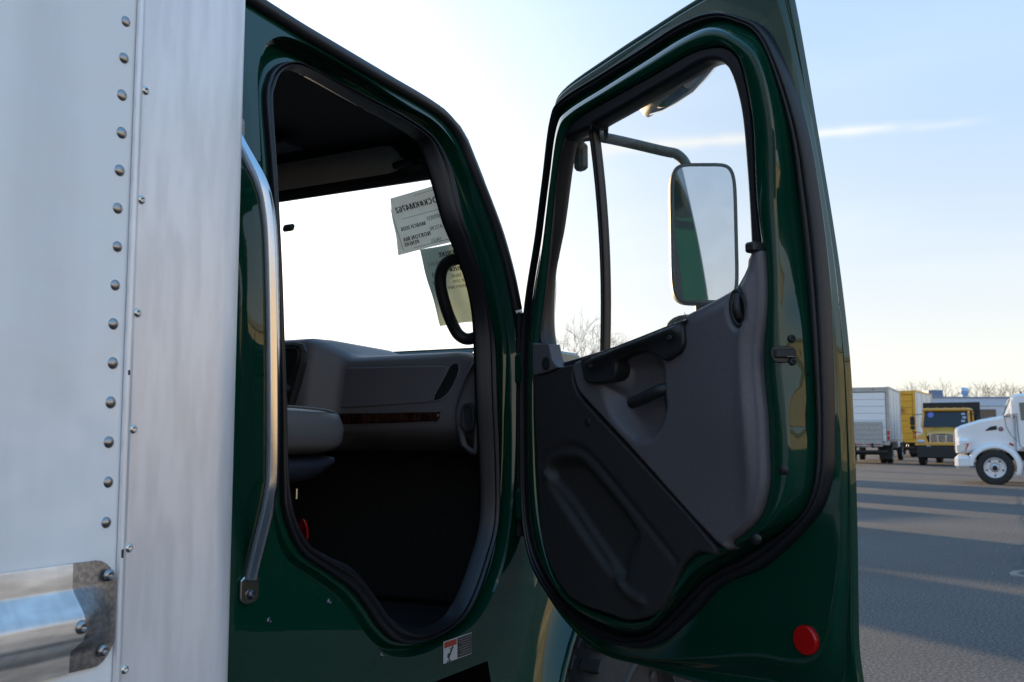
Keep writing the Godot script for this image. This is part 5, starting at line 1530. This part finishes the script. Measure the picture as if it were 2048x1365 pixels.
func white_tractor() -> void:
	# side view, facing left; profile traced round the near front wheel's hub (x along the truck, forward negative)
	var turn := deg_to_rad(94.0)
	var fw := Vector3(-sin(turn), 0, -cos(turn))
	var near := Vector3(-cos(turn), 0, sin(turn))      # local -x: the side towards the camera
	var hub := Vector3(-1.79, 0, -33.02)
	var t := thing("white_tractor", "white conventional truck parked side on at the right edge", "truck", hub - near * 1.02, turn)
	# local: z backward along the truck from the front axle, x = -1.02 at the near wheel
	var X := func(poly: Array, half: float, bev: float) -> MB:
		return MB.new().prism(flat_pts(poly), Transform3D(Basis(Vector3(0, 0, 1), Vector3.UP, Vector3(-1, 0, 0)), Vector3(half, 0, 0)), half * 2, bev)
	var body := MB.new()
	_join(body, X.call([-1.06, 0.93, -1.07, 1.62, -1.03, 1.70, -0.90, 1.77, -0.35, 1.95, 0.30, 2.07, 0.62, 2.07, 0.62, 0.95], 0.92, 0.08))
	# front fender standing proud of the hood
	for s in [-1.0, 1.0]:
		var arc := []
		for k in 19:
			var a := lerpf(-0.35, PI - 0.05, k / 18.0)
			var r := PackedVector3Array()
			for q in [[0.60, 1.16], [0.64, 1.17], [0.70, 1.16], [0.76, 1.10], [0.79, 0.98], [0.79, 0.86]]:
				var fl := 1.0 + (0.06 if a > 2.2 else 0.0)
				r.append(Vector3(s * q[1], 0.52 + sin(a) * q[0] * 0.94, cos(a) * q[0] * 0.98))
			arc.append(r)
		body.loft(arc)
		body.box(Vector3(s * 1.02, 1.16, -0.84), Vector3(0.28, 0.46, 0.40), 0.09)
	var bd := part(t, "hood", body, M.truck_white)
	var cabm := MB.new()
	_join(cabm, X.call([0.62, 1.02, 0.62, 2.05, 0.30, 2.05, 0.52, 2.62, 0.60, 2.70, 1.0, 2.74, 2.2, 2.74, 2.2, 1.02], 1.03, 0.07))
	part(t, "cab", cabm, M.truck_white)
	for s in [-1.0, 1.0]:
		var sx := Transform3D(Basis(Vector3(0, 0, 1), Vector3.UP, Vector3(-1, 0, 0)), Vector3(s * 1.033 + 0.004, 0, 0))
		part(t, "side_window", MB.new().prism(flat_pts([0.76, 1.92, 0.72, 2.44, 1.42, 2.50, 1.42, 1.90]), sx, 0.008, 0.001), M.tinted_glass)
		var seam := MB.new()
		seam.tube(PackedVector3Array([Vector3(s * 1.032, 2.05, 0.64), Vector3(s * 1.032, 1.55, 0.66), Vector3(s * 1.032, 1.16, 0.70), Vector3(s * 1.032, 1.06, 0.86), Vector3(s * 1.032, 1.05, 1.5)]), 0.009, 6)
		part(t, "door_seam", seam, M.chassis)
		part(t, "hood_seam", MB.new().tube(PackedVector3Array([Vector3(s * 0.925, 2.04, 0.32), Vector3(s * 0.925, 1.70, 0.36), Vector3(s * 0.98, 1.45, 0.50), Vector3(s * 1.02, 1.28, 0.66)]), 0.007, 6), M.chassis)
		part(t, "hood_vent", MB.new().prism(flat_pts([-0.22, 1.60, 0.10, 1.64, 0.11, 1.76, -0.05, 1.74, -0.15, 1.68]), Transform3D(Basis(Vector3(0, 0, 1), Vector3.UP, Vector3(-1, 0, 0)), Vector3(s * 0.924 + 0.006, 0, 0)), 0.012, 0.002), M.chassis)
		part(t, "emblem", MB.new().lathe(Vector3(s * 0.925, 1.66, 0.21), Vector3(s, 0, 0), PackedVector2Array([Vector2(0.075, -0.002), Vector2(0.07, 0.008), Vector2(0, 0.010)]), 16), mat(lin(0.22, 0.12, 0.13), 0.35))
		part(t, "headlight", MB.new().prism(flat_pts([-1.02, 0.98, -1.02, 1.16, -0.88, 1.22, -0.72, 1.24, -0.80, 1.02, -0.92, 0.97]), Transform3D(Basis(Vector3(0, 0, 1), Vector3.UP, Vector3(-1, 0, 0)), Vector3(s * 1.155 + 0.01, 0, 0)), 0.02, 0.004), mat(lin(0.75, 0.72, 0.66), 0.12))
		part(t, "turn_signal", MB.new().prism(flat_pts([-0.84, 1.205, -0.66, 1.235, -0.76, 1.03, -0.80, 1.02, -0.74, 1.19]), Transform3D(Basis(Vector3(0, 0, 1), Vector3.UP, Vector3(-1, 0, 0)), Vector3(s * 1.158 + 0.013, 0, 0)), 0.026, 0.004), mat(lin(0.55, 0.10, 0.03), 0.2))
		part(t, "side_marker", MB.new().box(Vector3(s * 1.165, 1.20, 0.47), Vector3(0.02, 0.07, 0.13), 0.008, Basis(Vector3.RIGHT, 0.5)), mat(lin(0.45, 0.04, 0.03), 0.25))
		wheel(t, Vector3(s * 1.02, 0.5, 0.0), 0.52, 0.30, M.rim_bright, s)
		wheel(t, Vector3(s * 1.02, 0.5, 4.4), 0.52, 0.30, M.rim_bright, s)
		part(t, "mirror", MB.new().box(Vector3(s * 1.33, 2.30, 0.52), Vector3(0.22, 0.46, 0.10), 0.04), M.truck_white)
		part(t, "mirror_arm", MB.new().tube(PackedVector3Array([Vector3(s * 1.03, 2.0, 0.52), Vector3(s * 1.33, 2.05, 0.52), Vector3(s * 1.33, 2.12, 0.52)]), 0.022, 6), M.truck_white)
	part(t, "windshield", MB.new().box(Vector3(0, 2.335, 0.385), Vector3(1.86, 0.56, 0.012), 0.002, Basis(Vector3.RIGHT, 0.37)), M.tinted_glass)
	part(t, "bumper", MB.new().box(Vector3(0, 0.66, -0.87), Vector3(2.36, 0.42, 0.46), 0.10), M.truck_white)
	part(t, "grille", MB.new().box(Vector3(0, 1.28, -1.075), Vector3(1.0, 0.6, 0.04), 0.02), M.chrome)
	var ch := MB.new()
	for s in [-1.0, 1.0]: ch.box(Vector3(s * 0.43, 0.85, 2.4), Vector3(0.09, 0.26, 6.4), 0.01)
	ch.box(Vector3(0, 0.52, 0), Vector3(1.8, 0.14, 0.14), 0.02)
	ch.box(Vector3(-0.75, 0.72, 1.7), Vector3(0.55, 0.55, 1.3), 0.08)
	ch.box(Vector3(0, 1.1, 0.1), Vector3(1.5, 0.7, 1.0), 0.08)
	part(t, "chassis_frame", ch, M.chassis)
	part(t, "cargo_box", MB.new().box(Vector3(0, 2.45, 5.4), Vector3(2.5, 2.6, 6.0), 0.03), M.truck_white)
	part(t, "mud_flap", MB.new().box(Vector3(-1.0, 0.38, 0.86), Vector3(0.32, 0.42, 0.03), 0.006), mat(lin(0.5, 0.36, 0.2), 0.7))

func branch(mb: MB, p: Vector3, d: Vector3, len_: float, r: float, depth: int, spread: float, lim: float) -> void:
	var path := PackedVector3Array([p])
	var rad := [r]
	var q := p
	var dd := d
	for k in 3:
		dd = (dd + Vector3(rng.randf_range(-1, 1), rng.randf_range(-0.35, 0.75), rng.randf_range(-1, 1)) * 0.16).normalized()
		q += dd * len_ / 3.0
		path.append(q)
		rad.append(lerpf(r, r * 0.62, (k + 1) / 3.0))
	mb.tube(path, rad, 5 if depth > 2 else 3, false)
	if depth <= 0 or r < lim: return
	var nb := 3 if depth > 1 else 4
	for k in nb:
		var a := TAU * (k + rng.randf()) / nb
		var s := dd.cross(Vector3(0.3, 0.2, 0.9)).normalized()
		var side := s * cos(a) + dd.cross(s) * sin(a)
		var nd := (dd * (1.0 - spread * rng.randf_range(0.35, 0.8)) + side * spread * rng.randf_range(0.6, 1.1)).normalized()
		var at: Vector3 = path[2].lerp(path[3], rng.randf()) if k > 0 else q
		branch(mb, at, nd, len_ * rng.randf_range(0.62, 0.88), r * rng.randf_range(0.50, 0.68), depth - 1, spread, lim)

func tree(label: String, at: Vector3, h: float, sd_: int, levels: int, group: String) -> void:
	rng.seed = sd_
	var t := thing("bare_tree", label, "tree", at, 0.0, group)
	var tr := MB.new()
	var top := h * 0.30
	tr.tube(PackedVector3Array([Vector3(0, -0.1, 0), Vector3(0.05, top * 0.5, 0.03), Vector3(0.0, top, 0.0)]), [h * 0.020, h * 0.017, h * 0.015], 8, false)
	part(t, "trunk", tr, M.bark)
	var cr := MB.new()
	for k in 5:
		var a := TAU * (k + rng.randf() * 0.7) / 5.0
		branch(cr, Vector3(0, top * rng.randf_range(0.85, 1.0), 0), Vector3(cos(a) * 0.55, 1.0, sin(a) * 0.55).normalized(), h * 0.27, h * 0.0062, levels, 0.55, h * 0.0005)
	part(t, "crown", cr, M.bark)

func far_building() -> void:
	var a := Vector3(-13.5, 0, -107.0)
	var b := Vector3(4.0, 0, -117.0)
	var d := (b - a).normalized()
	var t := thing("long_building", "long low white building with rooftop units far behind the trucks", "building", (a + b) / 2, atan2(-d.z, d.x))
	var L := a.distance_to(b)
	var H := 5.1
	part(t, "wall", MB.new().box(Vector3(0, H / 2, -6), Vector3(L, H, 12), 0.03), M.bldg_white)
	part(t, "fascia", MB.new().box(Vector3(0, H - 0.42, 0.05), Vector3(L + 0.1, 0.85, 0.12), 0.02), M.bldg_fascia)
	part(t, "roof_edge", MB.new().box(Vector3(0, H + 0.05, -5.9), Vector3(L + 0.3, 0.10, 12.3), 0.02), mat(lin(0.28, 0.34, 0.45), 0.6))
	part(t, "opening", MB.new().box(Vector3(-1.95, 3.55, 0.06), Vector3(1.6, 0.75, 0.10), 0.01), M.dark_glass)
	for k in 5: part(t, "wall_panel", MB.new().box(Vector3(-8.0 + k * 4.0, 2.1, 0.03), Vector3(3.9, 4.1, 0.05), 0.01), M.bldg_white)
	part(t, "roof_unit", MB.new().box(Vector3(-6.6, H + 0.45, -2), Vector3(1.5, 0.8, 1.4), 0.05), mat(lin(0.16, 0.19, 0.26), 0.6))
	part(t, "roof_vent", MB.new().lathe(Vector3(-3.3, H, -2), Vector3.UP, PackedVector2Array([Vector2(0.28, 0), Vector2(0.28, 0.35), Vector2(0.42, 0.5), Vector2(0.46, 0.8), Vector2(0.44, 1.0), Vector2(0.30, 1.10), Vector2(0, 1.12)]), 18), mat(lin(0.35, 0.47, 0.60), 0.3, 0.6))
	part(t, "roof_pipe", MB.new().box(Vector3(2.0, H + 0.35, -1), Vector3(0.25, 0.7, 0.25), 0.03), mat(lin(0.08, 0.09, 0.1), 0.6))

func warehouse() -> void:
	# the sunlit building across the yard, behind the camera's right shoulder: it is what the green paint mirrors
	var t := thing("warehouse", "long tan warehouse with dock doors across the yard, mirrored in the green paint", "building", Vector3(27.0, 0, -14.0))
	part(t, "wall", MB.new().box(Vector3(6.0, 2.9, 0), Vector3(12, 5.8, 110), 0.05), M.tan_wall)
	part(t, "parapet", MB.new().box(Vector3(-0.02, 5.95, 0), Vector3(0.3, 0.3, 110.2), 0.03), mat(lin(0.22, 0.21, 0.19), 0.6))
	part(t, "plinth", MB.new().box(Vector3(-0.06, 0.3, 0), Vector3(0.12, 0.6, 110.1), 0.02), mat(lin(0.2, 0.2, 0.19), 0.8))
	for k in 11:
		var z := -50.0 + k * 10.0
		var dd := part(t, "dock_door", MB.new().box(Vector3(-0.05, 2.35, z), Vector3(0.10, 3.2, 2.8), 0.02), mat(lin(0.36, 0.35, 0.32), 0.5))
		for j in 6: part(dd, "door_panel", MB.new().box(Vector3(-0.105, 1.05 + j * 0.53, z), Vector3(0.03, 0.49, 2.7), 0.008), mat(lin(0.42, 0.41, 0.37), 0.5))
		part(t, "dock_bumper", MB.new().box(Vector3(-0.12, 0.55, z + 1.8), Vector3(0.2, 0.5, 0.3), 0.03), M.chassis)
		part(t, "downpipe", MB.new().tube(PackedVector3Array([Vector3(-0.10, 5.7, z + 5.0), Vector3(-0.10, 0.2, z + 5.0)]), 0.06, 8), mat(lin(0.22, 0.21, 0.18), 0.6))

func make_lot() -> void:
	M.gate_metal = tri_tex(mat(Color.WHITE, 0.5, 0.3), noise_tex(256, 0.03, 4, lin(0.30, 0.29, 0.28), lin(0.45, 0.44, 0.42), 51), Vector3(1, 1, 1))
	M.truck_white = mat(lin(0.74, 0.74, 0.75), 0.25)
	M.truck_white.clearcoat_enabled = true
	M.truck_yellow = mat(lin(0.62, 0.30, 0.018), 0.3)
	M.truck_yellow.clearcoat_enabled = true
	M.box_yellow = mat(lin(0.64, 0.32, 0.012), 0.4)
	M.box_white = tri_tex(mat(Color.WHITE, 0.4), noise_tex(256, 0.02, 4, lin(0.62, 0.61, 0.60), lin(0.74, 0.73, 0.72), 52), Vector3(0.5, 0.5, 0.5))
	M.frame_grey = tri_tex(mat(Color.WHITE, 0.45, 0.4), noise_tex(256, 0.03, 4, lin(0.30, 0.29, 0.28), lin(0.46, 0.45, 0.43), 53), Vector3(1, 1, 1))
	M.dark_glass = mat(lin(0.012, 0.016, 0.022), 0.05)
	M.tinted_glass = mat(lin(0.05, 0.09, 0.10), 0.04)
	M.rim_grey = mat(lin(0.35, 0.35, 0.36), 0.4, 0.5)
	M.rim_bright = mat(lin(0.62, 0.62, 0.64), 0.35, 0.4)
	M.bark = mat(lin(0.085, 0.070, 0.058), 0.9)
	M.bldg_white = tri_tex(mat(Color.WHITE, 0.7), noise_tex(256, 0.02, 4, lin(0.55, 0.56, 0.58), lin(0.66, 0.67, 0.69), 54), Vector3(0.2, 0.2, 0.2))
	M.bldg_fascia = mat(lin(0.50, 0.56, 0.66), 0.5)
	M.tan_wall = tri_tex(mat(Color.WHITE, 0.85), noise_tex(256, 0.02, 5, lin(0.40, 0.345, 0.235), lin(0.52, 0.455, 0.32), 55), Vector3(0.15, 0.15, 0.15))
	far_building()
	warehouse()
	var white := {"box": M.box_white, "frame": M.frame_grey, "door": M.truck_white, "cab": M.truck_white}
	var wl := white.duplicate(); wl.liftgate = true; wl.h = 3.82
	lorry("white_box_truck", "white box truck with grey liftgate backed towards the camera", "", Vector3(-8.67, 0, -51.7), deg_to_rad(3.0), wl)
	lorry("yellow_box_truck", "yellow box truck behind the white liftgate truck, only its rear showing", "", Vector3(-9.20, 0, -66.4), deg_to_rad(-1.5), {"box": M.box_white, "frame": M.box_yellow, "door": M.box_yellow, "cab": M.truck_yellow, "h": 4.2, "len": 7.5, "emblem": mat(lin(0.42, 0.20, 0.02), 0.5)})
	dump_truck()
	white_tractor()
	# neighbours whose shadows cross the yard: they stand towards the sun, hidden behind the green truck
	var g := "trucks parked towards the sun, out of sight behind the green truck"
	var perp := Vector3(0.556, 0, -0.831)
	var sunw := Vector3(-0.831, 0, -0.556)
	var k := 0
	for q in [[7.45, 36.0, 0.0, 3.8, 6.0], [11.35, 36.0, 14.0, 3.8, 6.0], [14.6, 35.0, 0.0, 2.6, 4.2], [18.3, 42.0, 0.0, 3.8, 6.0], [23.6, 45.0, 6.0, 3.8, 7.0]]:
		var o := white.duplicate()
		o.h = q[3]; o.len = q[4]
		var pos: Vector3 = perp * q[0] + sunw * q[1]
		lorry("parked_truck", ["white box truck nearest the green cab in the hidden row", "white box truck parked askew in the hidden row", "short white box truck in the hidden row", "white box truck far along the hidden row", "last white box truck of the hidden row"][k], g, pos, atan2(-sunw.x, -sunw.z) + deg_to_rad(q[2]), o)
		k += 1
	var nb := white.duplicate()  # unseen truck, added to keep the low sun out of the cab
	nb.len = 7.0; nb.h = 3.9
	lorry("shading_truck", "unseen white box truck added on the far side to shade the green cab", "", Vector3(-6.1, 0, -4.5), PI, nb)
	tree("bare tree seen low through the open door's vent window", Vector3(-25.62, 0, -54.42), 8.4, 3, 4, "bare winter trees")
	tree("smaller bare tree seen right of the division bar in the door window", Vector3(-27.5, 0, -66.0), 7.2, 9, 3, "bare winter trees")
	var names := ["above the yellow box truck", "left of the roof vent, above the black dump body", "just left of the tubular roof vent", "tallest, right of the roof vent", "above the white tractor's hood", "at the right edge above the white cab"]
	var i := 0
	for q in [[1814.0, 128.0, 8.3], [1868.0, 122.0, 8.7], [1903.0, 130.0, 8.2], [1962.0, 120.0, 9.0], [2012.0, 124.0, 8.9], [2046.0, 126.0, 8.4]]:
		var x: float = (q[0] - 1024.0) / 1960.0 * q[1]
		var p := Vector3(-0.4875 * q[1] + 0.8731 * x, 0, -0.8731 * q[1] - 0.4875 * x)
		tree("bare winter tree " + names[i], p, q[2], 60 + i, 3, "bare winter trees")
		i += 1

func _ready() -> void:
	make_world()
	make_materials()
	make_ground()
	make_truck()
	make_lot()
